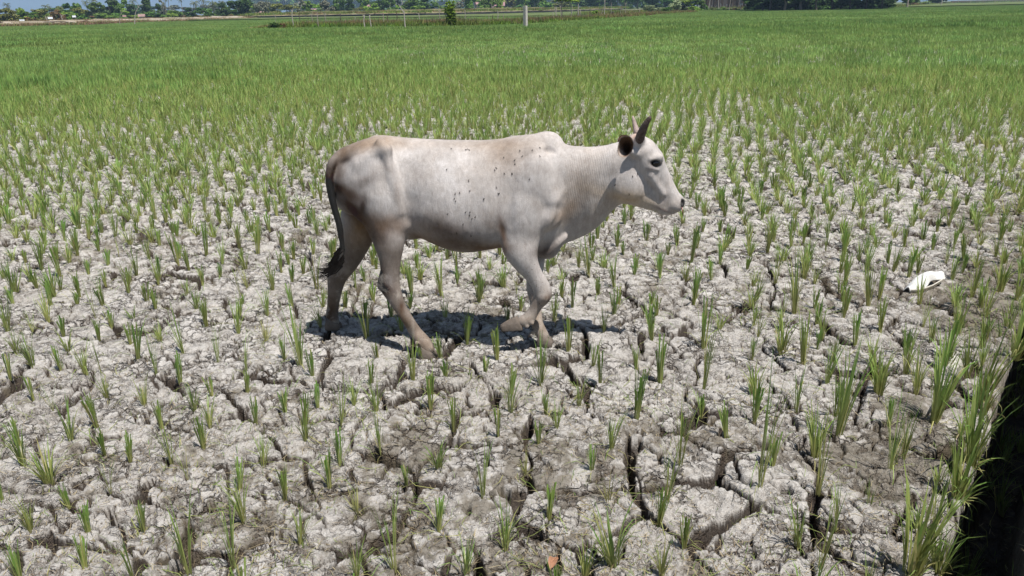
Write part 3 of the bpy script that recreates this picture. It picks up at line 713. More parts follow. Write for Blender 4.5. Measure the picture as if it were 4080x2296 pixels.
def region(px, py):
    if px > 2400: return 'on the cheek of the cow'
    if px > 2100: return 'on the cow between shoulder and hump'
    if px > 1950: return 'behind the cow shoulder'
    if py > 830: return 'on the lower belly of the cow'
    if py < 620: return 'just under the backline of the cow'
    return 'on the middle of the cow flank'
byreg = {}
for a, b in pts: byreg.setdefault(region(a, b), []).append((a, b))
for rg_, L in byreg.items():
    L.sort()
    for k, (a, b) in enumerate(L):
        d = Vector(ray(a, b)).normalized(); hit = bvh.ray_cast(Vector(CAM), d)
        if hit[0] is None: continue
        n = hit[1]; n = n if n.dot(d) < 0 else -n
        o = obj('fly', fly_me); o.location = hit[0]+n*.0012
        zax = n; xax = (Vector((rg.gauss(.1, .35), 0, 1))-zax*zax.z).normalized(); yax = zax.cross(xax)
        o.matrix_world = Matrix(((xax.x, yax.x, zax.x, o.location.x), (xax.y, yax.y, zax.y, o.location.y), (xax.z, yax.z, zax.z, o.location.z), (0, 0, 0, 1)))@Matrix.Scale(.95, 4)
        if k == 0 and len(L) > 1: lab = f'black fly sitting {rg_}, the one nearest the tail'
        elif k == len(L)-1 and len(L) > 1: lab = f'black fly sitting {rg_}, the one nearest the head'
        else: lab = f'black fly sitting {rg_}'
        tag(o, lab, 'fly', 'flies resting on the hide of the cow')
# ------------------------------------------------------------------ rice
rice_m = leafy('rice_blade', (.42, .40, .16), (.185, .315, .065), .38, .5)
def blade(m, rg, x, y, az_, lean, ln, w_, c0, c1, segs=4, curve=.6, blunt=False, kink=None):
    p = np.array([x, y, -.03]); a = lean; V = []; st = (ln+.03)/segs; cl = []
    dirh = np.array([math.cos(az_), math.sin(az_), 0]); sd = np.array([-math.sin(az_+rg.uniform(-.9, .9)), math.cos(az_), 0]); sd /= np.linalg.norm(sd)
    for k in range(segs+1):
        q = k/segs; ww = w_*(.55+.45*min(1, q*3))*(1-(0 if blunt else .97)*max(0, (q-.35)/.65)**1.5)
        if blunt: ww = w_*(.6+.4*q)
        cc = c0+(c1-c0)*min(1, max(0, q-.12)*1.7)
        V += [p-sd*ww, p+sd*ww]; cl += [cc, cc]
        if kink and k == kink: a += 1.3
        a += curve*st*(2.2+q*2.0)
        p = p+(dirh*math.sin(a)+np.array([0, 0, math.cos(a)]))*st
    m.add(V, [(2*k, 2*k+1, 2*k+3, 2*k+2) for k in range(segs)], (), np.repeat(np.array(cl)[:, None], 3, 1))
def clump(seed, kind, segs=4, n=None, wmul=1.0):
    """unit-height clump (tallest blades about 1 m before scaling)"""
    rg = random.Random(seed); m = MB()
    S_ = {'cropped': (24, .08, .55, .95, .020, .11), 'normal': (24, .13, .45, 1.0, .018, .13), 'tall': (13, .13, .4, 1.0, .014, .10), 'bushy': (34, .19, .4, 1.0, .024, .22), 'thin': (7, .10, .5, 1.0, .011, .05), 'dry': (22, .35, .3, .9, .016, .16)}[kind]
    N, lean, l0, l1, wd, br = S_; N = n or N
    for k in range(N):
        a = rg.uniform(0, 6.283); r = br*math.sqrt(rg.random())*.55; ln = rg.uniform(l0, l1)
        le = abs(rg.gauss(0, lean))+.02; az_ = a+rg.gauss(0, .5)
        dryb = rg.random()
        c0 = rg.uniform(0, .35); c1 = rg.uniform(.65, 1.1)
        if kind == 'dry' or dryb < .12: c0, c1 = rg.uniform(0, .1), rg.uniform(0, .25)
        blunt = kind == 'cropped' and rg.random() < .7
        blade(m, rg, math.cos(a)*r, math.sin(a)*r, az_, le, ln*(.8 if kind == 'cropped' else 1), wd*rg.uniform(.7, 1.2)*wmul*(1.7 if kind == 'tall' and rg.random() < .35 else 1), c0, c1, segs, rg.uniform(.0, .5 if kind != 'cropped' else .15), blunt)
    for k in range({'cropped': 3, 'normal': 4, 'tall': 4, 'bushy': 6, 'thin': 1, 'dry': 10}[kind]):      # bent and fallen straw
        a = rg.uniform(0, 6.283); blade(m, rg, math.cos(a)*br*.4, math.sin(a)*br*.4, a, rg.uniform(.6, 1.25), rg.uniform(.35, .9), wd*.55, .0, rg.choice([.05, .2, .7]), segs, rg.uniform(.3, 1.2))
    for k in range(3):                                       # one or two long soft blades
        if rg.random() < .3 and kind != 'dry':
            a = rg.uniform(0, 6.283); blade(m, rg, 0, 0, a, rg.uniform(.3, .6), rg.uniform(1.0, 1.35), wd*.8, .3, .9, segs, rg.uniform(.2, .8))
    return m.mesh('rice_clump', rice_m)
KINDS = {k: [clump(100*i+j, k) for j in range(nv)] for i, (k, nv) in enumerate((('cropped', 8), ('normal', 9), ('tall', 6), ('bushy', 4), ('thin', 4), ('dry', 3)))}

def z8(L, ox, oy, s, kd='cropped'):
    out = []
    for q in L:
        k = q[3] if len(q) > 3 else None; out.append((ox+q[0]/s, oy+q[1]/s, q[2]/s, k))
    return out
spots = []
spots += z8([(215, 155, 150), (340, 215, 150, 'thin'), (455, 410, 250, 'normal'), (625, 325, 220), (690, 150, 140), (1040, 330, 190), (1100, 560, 280, 'tall'), (1250, 230, 180, 'normal'), (1310, 465, 230), (1205, 660, 230, 'thin'),
             (1590, 120, 140), (1640, 300, 170), (1830, 230, 150), (150, 560, 270, 'normal'), (325, 680, 240, 'bushy'), (15, 815, 240), (200, 1000, 230), (670, 490, 180), (710, 750, 230, 'thin'), (920, 985, 180), (545, 1230, 220),
             (855, 1290, 380, 'tall'), (1690, 580, 200), (2190, 300, 250, 'tall'), (2180, 540, 220), (2440, 470, 300, 'tall'), (2420, 240, 220, 'normal'), (1830, 780, 230), (1565, 930, 260, 'normal'), (1500, 1240, 470, 'tall'),
             (1215, 1290, 560, 'tall'), (1930, 1100, 220, 'normal'), (2290, 870, 180, 'dry'), (2290, 1270, 220, 'normal'), (2530, 1240, 500, 'tall'), (1960, 400, 200, 'normal')], 0, 1500, 1.61)
spots += z8([(790, 260, 260, 'normal'), (1130, 390, 190), (1290, 200, 200), (1520, 550, 260, 'normal'), (1710, 260, 200), (265, 650, 180, 'bushy'), (35, 760, 150), (590, 860, 420, 'tall'), (900, 690, 150, 'dry'), (1070, 1020, 240),
             (1500, 900, 200, 'dry'), (270, 1110, 250), (750, 1240, 300, 'normal'), (470, 1440, 300, 'normal'), (1540, 1330, 370, 'bushy'), (1870, 1050, 250), (1925, 900, 480, 'tall'), (1330, 1440, 260, 'normal'), (1890, 1440, 300, 'normal')], 1600, 1500, 1.822)
spots += z8([(60, 220, 100), (175, 290, 110), (330, 390, 180), (470, 485, 170), (565, 585, 180), (640, 435, 150), (835, 445, 190), (570, 390, 140), (300, 670, 250, 'normal'), (430, 715, 200), (100, 815, 190, 'bushy'), (260, 790, 130), (390, 880, 200, 'bushy'),
             (450, 70, 90), (700, 110, 110), (870, 140, 110), (1070, 125, 130), (1120, 310, 170), (990, 340, 110), (1105, 385, 100), (1375, 385, 140, 'thin'), (1235, 300, 110), (1280, 450, 110), (1280, 630, 220), (1490, 565, 220), (1530, 400, 160, 'normal'),
             (1480, 260, 150), (1575, 290, 100), (1605, 630, 170), (1365, 690, 170), (985, 710, 180), (930, 860, 220, 'normal'), (1075, 600, 180), (1145, 785, 170, 'normal'), (860, 590, 150, 'thin'), (760, 790, 110), (560, 940, 110), (690, 1030, 270, 'thin'),
             (350, 1060, 200, 'normal'), (60, 1130, 250), (460, 1165, 140), (495, 1280, 130, 'dry'), (120, 1280, 180), (240, 1390, 230, 'normal'), (620, 1450, 220, 'normal'), (740, 1450, 280, 'thin'), (720, 1200, 140), (810, 1100, 120), (1000, 1340, 240),
             (970, 1060, 90, 'thin'), (1160, 1200, 130), (1130, 1440, 270, 'tall'), (1320, 1280, 300, 'tall'), (1490, 1080, 190), (1575, 1340, 280, 'tall'), (1720, 1130, 210, 'normal'), (1780, 1440, 280, 'tall'), (1930, 1000, 180, 'normal'), (1920, 1200, 170, 'dry'),
             (1970, 830, 210, 'normal'), (2110, 940, 160), (2110, 780, 140), (2290, 835, 250, 'normal'), (2170, 1390, 400, 'normal'), (2330, 950, 120), (1770, 660, 130), (1725, 510, 180, 'normal'), (1860, 550, 250), (1590, 720, 90), (1750, 930, 80),
             (1350, 860, 100, 'dry'), (1780, 790, 150, 'dry'), (1730, 840, 200, 'thin'), (2040, 510, 130), (2290, 430, 160), (2000, 300, 130), (2140, 400, 110)], 0, 700, 1.812)
spots += z8([(1910, 1230, 280, 'tall'), (1710, 1180, 200, 'tall'), (1770, 980, 190, 'tall'), (2060, 1230, 200, 'tall'), (2110, 1090, 210, 'normal'), (2020, 920, 130), (1600, 1060, 130), (1660, 960, 120), (1510, 960, 90), (2240, 1180, 240, 'tall'),
             (2350, 1060, 240, 'bushy'), (2440, 1160, 240, 'bushy'), (2410, 840, 120, 'normal'), (2215, 830, 85), (2185, 765, 110, 'normal'), (2000, 780, 140, 'normal'), (1770, 870, 130), (1745, 760, 80), (1640, 850, 90), (2120, 660, 90),
             (2410, 1240, 180, 'bushy'), (2290, 1440, 300, 'bushy'), (2470, 1010, 180, 'bushy'), (2555, 900, 160, 'bushy'), (1930, 640, 90), (1990, 620, 80), (1740, 660, 90), (1545, 720, 70), (1440, 770, 70), (1660, 700, 60), (2060, 1440, 200, 'tall'), (2350, 1340, 200, 'tall'),
             (1480, 690, 80), (1110, 740, 90, 'normal'), (1205, 760, 80, 'normal'), (1035, 740, 80), (1150, 690, 60), (1300, 740, 60, 'thin'), (1120, 800, 50), (925, 860, 100, 'normal'), (1175, 860, 80), (1250, 905, 90, 'cropped'), (1110, 905, 70), (1040, 960, 90, 'normal'),
             (1395, 800, 70, 'normal'), (1520, 830, 60), (1430, 880, 90), (950, 910, 45), (1220, 940, 50), (1060, 905, 40), (1360, 960, 110, 'normal')], 0, 0, .6314)
rg = random.Random(11)
cand = []                                  # (x, y, height_m, kind)
for px, py, hp, k in spots:
    g = onG(px, py); dpt = depth(g); hm = hp*dpt/FPX/.92
    if sdist(g[0], g[1]) > .04: continue
    if sdist(g[0], g[1]) > -.3: hm *= .78
    cand.append((g[0], g[1], hm*1.5, k or ('cropped' if rg.random() < .75 else 'normal')))
taken = {}
def near_taken(x, y, r):
    i, j = int(math.floor(x/.3)), int(math.floor(y/.3))
    for a in (-1, 0, 1):
        for b in (-1, 0, 1):
            for (u, v) in taken.get((i+a, j+b), ()):
                if (u-x)**2+(v-y)**2 < r*r: return True
    return False
def take(x, y): taken.setdefault((int(math.floor(x/.3)), int(math.floor(y/.3))), []).append((x, y))
for x, y, _, _ in cand: take(x, y)
# planting rows that fill the rest of the field
ang = R(14); ca, sa = math.cos(ang), math.sin(ang); DX, DY = .205, .185
far = []
for a in range(-126, 168):
    for b in range(2, 132):
        gx_ = a*DX+rg.gauss(0, .030)+.05*math.sin(b*.21+a*.1); gy_ = b*DY+rg.gauss(0, .038)
        x = gx_*ca+gy_*sa; y = -gx_*sa+gy_*ca+rg.gauss(0, .02)
        if y < 1.2 or y > 27 or abs(x) > .80*y+1.4: continue
        if sdist(x, y) > -.03: continue
        r = math.hypot(x, y)
        if near_taken(x, y, .145) or math.hypot(x-2.76, y-4.95) < .28: continue
        inlist = r < 6.6 and x < 1.6 or r < 3.2
        if inlist and rg.random() < .2: continue
        if r < 7 and -1.15 < x < 1.1 and 3.75 < y < 4.75 and (rg.random() < .6 or any(math.hypot(x-fx, y-fy) < .12 for fx, fy in ((-.42, 4.0), (-.98, 4.4), (.2, 4.2)))): continue
        if rg.random() < .06+.14*max(0, float(fbm(np.array([x*.6]), np.array([y*.6]), 55, 2)[0])*3): continue
        right = 1.0+.55*float(sst(.6, 2.2, x*3.0/max(y, 1)))*(r < 7)
        hm = .205*right*rg.uniform(.75, 1.3)
        if r >= 6: hm = (.21*right**.5+.13*float(sst(6, 17, r)))*rg.uniform(.75, 1.25)
        k = ('cropped' if rg.random() < .8-.65*float(sst(5, 10, r)) else rg.choice(['normal', 'normal', 'normal', 'tall', 'bushy'])) if x*3/max(y, 1) < 1.0 or r > 8 else rg.choice(['cropped', 'normal', 'normal', 'tall', 'bushy'])
        if r > 9: k = rg.choice(['normal', 'normal', 'bushy'])
        take(x, y)
        (cand if r < 9.5 else far).append((x, y, hm, k))
def inview(x, y, m=60):
    px, py = proj((x, y, .05)); return -m < px < 4080+m and py < 2296+m*3
score = sorted([(c[2]/max(.5, depth((c[0], c[1], .1))), c) for c in cand if inview(c[0], c[1])], key=lambda q: -q[0])
singles = [c for _, c in score[:296]]; sset = set(id(c) for c in singles)
rest = [c for c in cand if id(c) not in sset]+far
# labels of the single clumps: what they look like, what they stand near, extremes of each patch named
LOOK = {'cropped': 'short blunt-topped rice clump', 'normal': 'sharp-bladed green rice clump', 'tall': 'tall sparse rice clump', 'bushy': 'thick bushy rice clump',
        'thin': 'thin few-bladed rice clump', 'dry': 'dry straw-coloured rice clump'}
def zone(x, y):
    px, py = proj((x, y, 0)); r = math.hypot(x, y)
    if sdist(x, y) > -.45: return 'at the brink of the shaded ditch'
    if 3.9 < y < 4.75 and -1.35 < x < .95: return 'in the shadow under the cow'
    if math.hypot(x-2.78, y-4.75) < .75: return 'by the white foam tray'
    if px < 1240 and py > 1850: return 'on cracked mud at the near left'
    if py > 1850 and px < 2700: return 'on cracked mud in the near middle'
    if py > 1850: return 'on crumbly mud at the near right'
    if py > 1400 and px < 1240: return 'left of the cow, nearer than its hind hooves'
    if py > 1350 and px < 2350: return 'just in front of the walking cow'
    if py > 1350: return 'right of the front hooves of the cow'
    if px < 1260 and py > 1000: return 'beside the tail of the cow on bare mud'
    if px < 1260: return 'on the bare mud far left of the rump'
    if px > 2350 and py > 900: return 'on bare mud below the muzzle of the cow'
    if px > 2350: return 'ahead of the cow where the rice thickens'
    return 'behind the cow seen past its legs or back'
info = []
for c in singles:
    info.append([zone(c[0], c[1]), c])
groups = {}
for z, c in info: groups.setdefault(z, []).append(c)
special = {}
for z, L in groups.items():
    pr = {id(c): proj((c[0], c[1], 0)) for c in L}
    for key, word in ((lambda c: -c[2], 'tallest of the clumps'), (lambda c: pr[id(c)][0], 'leftmost of the clumps'), (lambda c: -pr[id(c)][0], 'rightmost of the clumps'), (lambda c: -pr[id(c)][1], 'nearest of the clumps'), (lambda c: pr[id(c)][1], 'farthest of the clumps')):
        for c in sorted(L, key=key):
            if id(c) not in special: special[id(c)] = f'{word} {z}'; break
            break
for z, c in info:
    x, y, hm, k = c; me = rg.choice(KINDS[k]); o = obj('rice_clump', me)
    o.location = (x, y, gh(x, y)-.006); o.rotation_euler = (rg.gauss(0, .05), rg.gauss(0, .05), rg.uniform(0, 6.28))
    fx = {'cropped': .95, 'normal': .85, 'tall': .75, 'bushy': .85, 'thin': .85, 'dry': .8}[k]
    o.scale = (fx*hm**.5*.315*(1 if k != 'bushy' else 1.15),)*2+(hm,)
    lab = LOOK[k]
    lab = (('green' if k in ('cropped', 'normal') else lab.split()[0])+' rice clump, '+special[id(c)]) if id(c) in special else lab+' '+z
    tag(o, ' '.join(lab.split()[:16]), 'rice plant', 'rice clumps standing in the cracked mud')

# everything else of the crop is one mass: instanced on points
def scatter(name, label, protos, pts, kind='stuff'):
    """pts rows: x, y, z, rx, ry, rz, sx, sy, sz, index"""
    pts = np.array(pts, float)
    hc = bpy.data.collections.new(name+'_source')
    for k, me_ in enumerate(protos):
        q = bpy.data.objects.new(f'{name}_source_{k:03d}', me_); hc.objects.link(q)
    me = bpy.data.meshes.new(name); me.vertices.add(len(pts)); me.vertices.foreach_set('co', pts[:, :3].astype(np.float32).ravel()); me.update()
    add_attr(me, 'rot', pts[:, 3:6], 'FLOAT_VECTOR'); add_attr(me, 'scl', pts[:, 6:9], 'FLOAT_VECTOR')
    a = me.attributes.new('vi', 'INT', 'POINT'); a.data.foreach_set('value', pts[:, 9].astype(np.int32))
    o = obj(name, me); tag(o, label, None, None, kind)
    g = bpy.data.node_groups.new(name, 'GeometryNodeTree'); g.interface.new_socket('Geometry', in_out='INPUT', socket_type='NodeSocketGeometry'); g.interface.new_socket('Geometry', in_out='OUTPUT', socket_type='NodeSocketGeometry')
    N = g.nodes.new; gi, go = N('NodeGroupInput'), N('NodeGroupOutput'); ip = N('GeometryNodeInstanceOnPoints'); ci = N('GeometryNodeCollectionInfo')
    ci.inputs['Collection'].default_value = hc; ci.inputs['Separate Children'].default_value = True; ci.inputs['Reset Children'].default_value = True
    def at(n_, t_): q = N('GeometryNodeInputNamedAttribute'); q.data_type = t_; q.inputs['Name'].default_value = n_; return [s_ for s_ in q.outputs if s_.enabled and s_.name == 'Attribute'][0]
    L = g.links.new; L(gi.outputs[0], ip.inputs['Points']); L(ci.outputs[0], ip.inputs['Instance']); ip.inputs['Pick Instance'].default_value = True
    L(at('vi', 'INT'), ip.inputs['Instance Index']); L(at('rot', 'FLOAT_VECTOR'), ip.inputs['Rotation']); L(at('scl', 'FLOAT_VECTOR'), ip.inputs['Scale']); L(ip.outputs[0], go.inputs[0])
    md = o.modifiers.new('scatter', 'NODES'); md.node_group = g
    return o
mid_pro = [clump(900+j, 'normal', 3) for j in range(6)]+[clump(930+j, 'bushy', 3, 26) for j in range(4)]+[clump(950+j, 'cropped', 3) for j in range(4)]
pts = []
for x, y, hm, k in rest:
    vi = rg.randrange(10, 14) if k == 'cropped' else (rg.randrange(0, 6) if k in ('normal', 'tall', 'thin', 'dry') else rg.randrange(6, 10))
    s_ = .42*hm**.5; s_ *= (.90+.22*float(sst(6.5, 9, math.hypot(x, y))) if math.hypot(x, y) < 13 else 1.12+.25*float(sst(13, 20, math.hypot(x, y))))
    pts.append((x, y, gh(x, y)-.006, rg.gauss(0, .05), rg.gauss(0, .05), rg.uniform(0, 6.28), s_, s_, hm, vi))
scatter('rice_crop', 'green rice crop thickening into the distance behind the cow', mid_pro, pts)
# far crop: patches of planted tufts
FE = [(-40, 150), (0, 150)]
def far_edge(px):      # how far the standing crop reaches in each direction (ground row in the photo)
    xs_ = [-600, 0, 150, 300, 480, 700, 1000, 1300, 1700, 2000, 2300, 2480, 2600, 2800, 3000, 3280, 3570, 3800, 4080, 4700]; ys_ = [126, 113, 108, 105, 97, 90, 80, 75, 69, 61.5, 52.5, 48, 54, 45, 42, 41, 35, 15.5, 7.5, 3]
    return np.interp(px, xs_, ys_)
rice_far = leafy('far_rice_blade', (.30, .30, .12), (.225, .375, .095), .35, .45)  # same leaf, brighter colour standing in for shine off the blades
BUNDS = [[onG(a, b)[:2] for a, b in L] for L in (((-300, 215), (0, 200), (1020, 150), (1500, 130), (1900, 122)), ((3560, 128), (3800, 118), (4400, 112)), ((-200, 150), (500, 125), (1000, 104)), ((2100, 125), (2700, 112), (3300, 88)))]
def near_bund(x, y):
    d = 9
    for L in BUNDS:
        for a, b in zip(L[:-1], L[1:]):
            e = b-a; t = np.clip(((x-a[0])*e[0]+(y-a[1])*e[1])/(e@e), 0, 1); q = a+t*e; d = min(d, math.hypot(x-q[0], y-q[1]))
    return d
def patch(seed, size, n, hgt):
    rg_ = random.Random(seed); m = MB()
    for k in range(n):
        cx_, cy_ = rg_.uniform(-size/2, size/2), rg_.uniform(-size/2, size/2)
        for b in range(6):
            a = rg_.uniform(0, 6.28); ln = hgt*rg_.uniform(.6, 1.15); le = abs(rg_.gauss(0, .25)); w_ = rg_.uniform(.006, .012)*(size*.9)
            x, y = cx_+rg_.gauss(0, .04), cy_+rg_.gauss(0, .04); t1 = np.array([x+math.cos(a)*math.sin(le)*ln, y+math.sin(a)*math.sin(le)*ln, math.cos(le)*ln])
            md_ = np.array([x+math.cos(a)*math.sin(le)*ln*.4, y+math.sin(a)*math.sin(le)*ln*.4, ln*.5]); s_ = np.array([-math.sin(a), math.cos(a), 0])*w_
            cc = rg_.uniform(.55, 1.1); m.add([np.array([x, y, 0])-s_*.6, np.array([x, y, 0])+s_*.6, md_+s_, md_-s_, t1], [(0, 1, 2, 3)], [(3, 2, 4)], np.array([[.35]*3]*2+[[cc]*3]*3))
    return m.mesh('rice_patch', rice_far)
pats = [patch(1200+k, 1.3, 34, .36) for k in range(8)]+[patch(1300+k, 3.2, 90, .38) for k in range(6)]
pts = []
def fill(r0, r1, st, lo, hi, sc_):
    x0 = -r1*.85
    for a in range(int(2*.85*r1/st)):
        for b in range(int((r1-r0*.6)/st)+1):
            x = x0+a*st+rg.uniform(-.15, .15)*st; y = r0*.6+b*st+rg.uniform(-.15, .15)*st; r = math.hypot(x, y)
            if r < r0 or r >= r1 or y < 3 or abs(x) > .78*y+2 or sdist(x, y) > -.5: continue
            px, py = proj((x, y, 0))
            if py < far_edge(px): continue
            band = .86+.20*math.sin(y*.11+x*.02)+.25*float(fbm(np.array([x*.05]), np.array([y*.05]), 77, 2)[0])
            if r < 27: band *= .8+.2*float(sst(19, 27, r))
            nb_ = near_bund(x, y) if r > 24 else 9
            if nb_ < 1.0: band *= .35+.3*nb_
            pts.append((x, y, 0, 0, 0, rg.choice([0, 1.571, 3.1416, 4.712])+rg.uniform(-.1, .1), sc_, sc_, band, rg.randrange(lo, hi)))
fill(19, 26, 2.2, 0, 8, 1.0); fill(24, 62, 1.2, 0, 8, 1.0); fill(62, 420, 2.9, 8, 14, 1.0)
print('patches', len(pts))
scatter('far_rice_crop', 'dense green rice field stretching to the far trees', pats, pts)

# straw litter, weed sprouts on the mud
def litter(name, label, mat, n, lng, wid, col_, up, rmax=8.5, dens=None):
    rgn = np.random.default_rng(hash(name) % 1 + len(name)*31+n)
    r = 1.6*np.exp(rgn.random(n*2)*math.log(rmax/1.6)); a = rgn.uniform(-.78, .78, n*2); x = r*np.sin(a); y = r*np.cos(a)
    k = (sdist(x, y) < .30) & (fbm(x*2.1, y*2.1, 205, 3)+rgn.normal(0, .25, n*2) > -.05); x, y = x[k][:n], y[k][:n]; n = len(x)
    hgt, dp, dt = ground(x, y); L = rgn.uniform(*lng, n)*np.where(rgn.random(n) < .1, 1.7, 1); th = rgn.uniform(0, 6.28, n); el = rgn.uniform(*up, n); w_ = rgn.uniform(*wid, n)
    d = np.stack([np.cos(th)*np.cos(el), np.sin(th)*np.cos(el), np.sin(el)], 1); s_ = np.stack([-np.sin(th), np.cos(th), np.zeros(n)], 1)*w_[:, None]
    p = np.stack([x, y, hgt+.0035], 1); b = np.stack([np.cos(th+1.3), np.sin(th+1.3), np.zeros(n)], 1)*(L*rgn.uniform(-.25, .25, n))[:, None]
    p1 = p+d*(L*.5)[:, None]+b; p2 = p+d*L[:, None]+np.array([0, 0, -.002])
    V = np.stack([p-s_, p+s_, p1+s_, p1-s_, p2], 1).reshape(-1, 3); i5 = np.arange(n)[:, None]*5
    me = mesh_np(name, V, [i5+np.array([[0, 1, 2, 3]]), i5+np.array([[3, 2, 4]])], mat)
    c_ = np.repeat(rgn.uniform(*col_, n), 5)[:, None]*np.ones((1, 4)); c_[:, 3] = 1; add_attr(me, 'col', c_, 'FLOAT_COLOR')
    tag(obj(name, me), label, None, None, 'stuff')
straw_m = leafy('dry_straw', (.16, .11, .065), (.46, .38, .24), .15, .7)
litter('straw_litter', 'dry brown and yellow straw bits lying on the mud', straw_m, 15000, (.012, .055), (.0006, .0014), (0, 1), (-.05, .5))
litter('weed_sprouts', 'tiny green grass sprouts growing from the mud', rice_m, 9000, (.012, .045), (.0006, .0013), (.35, 1), (.5, 1.4))
litter('fallen_blades', 'long fallen yellow rice blades lying between the clumps', rice_m, 900, (.06, .16), (.0010, .0020), (0, .6), (-.02, .35))
litter('dark_root_bits', 'dark crumbs and roots strewn on the mud', simple('dark_roots', (.10, .075, .055), .9), 12000, (.006, .022), (.0008, .0018), (0, 1), (-.1, .5))
# grass fringe at the brink of the ditch
rgn = random.Random(77)
for k in range(120):
    q = -1.6+5.8*rgn.random(); s_ = rgn.gauss(.02, .075); x = BX+.609*q+NX*s_; y = BY+.794*q+NY*s_
    if y < 1.6 or not inview(x, y, 300): continue
    kd = rgn.choice(['thin', 'normal', 'bushy', 'tall']); o = obj('grass_tuft', rgn.choice(KINDS[kd])); hm = rgn.uniform(.12, .26)
    hh_ = float(ground(np.array([x]), np.array([y]))[0][0]); o.location = (x, y, hh_-.01); o.rotation_euler = (rgn.gauss(0, .15), rgn.gauss(0, .15), rgn.uniform(0, 6.28)); o.scale = (.14, .14, hm)
    px, py = proj((x, y, 0)); w1 = 'far stretch' if py < 1500 else ('middle stretch' if py < 1900 else 'nearest stretch')
    if hh_ < -.2: lab = f'dim grass tuft down in the {w1} of the shaded ditch'
    elif s_ > .02: lab = f'grass tuft hanging over the ditch wall, {w1}'
    else: lab = f'grass tuft on the brink of the ditch, {w1}'
    tag(o, lab, 'grass tuft', 'grass tufts along the ditch')

# ------------------------------------------------------------------ litter one could pick up
# white foam tray, folded over
foam = simple('white_foam', (.66, .655, .63), .6, .16, 14, .3, .3)
g = onG(3680, 1142); nu, nv_ = 22, 12; V = []; f = []
for side in (0, 1):
    for a in range(nu+1):
        for b in range(nv_+1):
            u = a/nu*2-1; v = b/nv_*2-1
            wv_ = .052*(1-.42*abs(u)**2.6-.12*(u < 0)*abs(u)); x = u*.128; y = v*wv_; z = .052*(1-.55*v*v-.5*u*u)+.010*math.sin(u*5+1)*(1-abs(v))
            z -= .018*math.exp(-((u+.75)/.12)**2)+.016*math.exp(-((u*.8+v*.6-.25)/.10)**2); y -= .022*math.exp(-((u-.15)/.35)**2)*(v < 0)*abs(v)*-1.3; z = max(z, .002)+(0 if side else -.004)
            V.append((x, y, z))
o1 = (nu+1)*(nv_+1)
for s_ in (0, 1):
    for a in range(nu):
        for b in range(nv_):
            q = s_*o1+a*(nv_+1)+b; q4 = (q, q+nv_+1, q+nv_+2, q+1); f.append(q4 if s_ else q4[::-1])
bd = [a*(nv_+1) for a in range(nu)]+[nu*(nv_+1)+b for b in range(nv_)]+[a*(nv_+1)+nv_ for a in range(nu, 0, -1)]+[b for b in range(nv_, 0, -1)]
for a in range(len(bd)): p_, q_ = bd[a], bd[(a+1) % len(bd)]; f.append((p_, q_, q_+o1, p_+o1))
root = empty('foam_tray', (g[0], g[1], gh(g[0], g[1])+.022), R(24)); root.rotation_euler = (R(12), R(-8), R(30)); root.scale = (1.5, 1.15, 1.5); print('tray', g); tag(root, 'broken white foam tray lying upside down among rice clumps at the right', 'foam tray')
obj('shell', mesh_np('shell', V, np.array(f), foam, True), root)
m = MB(); L = [(-.128, -.018, .004), (-.09, -.048, .006), (-.02, -.060, .008), (.05, -.058, .010), (.085, -.045, .012)]
for k, z in enumerate((0, .018)):
    pass
V = [(x, y+d_, z+h_) for (x, y, z) in L for d_, h_ in ((0, 0), (-.006, .022), (-.002, .024), (.004, .002))]; n_ = len(L)
m.add(V, [(k*4+c_, k*4+(c_+1) % 4, (k+1)*4+(c_+1) % 4, (k+1)*4+c_) for k in range(n_-1) for c_ in range(4)]+[(3, 2, 1, 0), (n_*4-4, n_*4-3, n_*4-2, n_*4-1)])
m.build('folded_rim', simple('dusty_foam', (.55, .52, .45), .7, .15, 30), root, True)
# crumpled clear plastic bag half hidden behind the thick clump
pt_ = NT('clear_plastic'); pt_.b.inputs['Base Color'].default_value = (.70, .68, .62, 1); pt_.b.inputs['Roughness'].default_value = .22; pt_.b.inputs['Alpha'].default_value = .55; pt_.b.inputs['Specular IOR Level'].default_value = .7
g = onG(3790, 1452); n_ = 26; V = []
for a in range(n_+1):
    for b in range(n_+1):
        u, v = a/n_-.5, b/n_-.5; x, y = u*.17, v*.11; z = .05*max(0, 1-(2*u)**2-(2*v)**2)
        V.append((x, y, z))
V = np.array(V); V[:, 2] += .022*np.abs(fbm(V[:, 0]*25, V[:, 1]*25, 401, 3))+.010*fbm(V[:, 0]*70, V[:, 1]*70, 405, 2); V[:, 0] += .02*fbm(V[:, 0]*20, V[:, 1]*20, 409, 2)
f = [(a*(n_+1)+b, (a+1)*(n_+1)+b, (a+1)*(n_+1)+b+1, a*(n_+1)+b+1) for a in range(n_) for b in range(n_)]
o = obj('plastic_bag', mesh_np('plastic_bag', V, np.array(f), pt_.m, True), None, (g[0], g[1], gh(g[0], g[1])+.012)); o.rotation_euler = (R(14), 0, R(35)); tag(o, 'crumpled clear plastic bag half hidden behind the thickest rice clump', 'plastic bag')
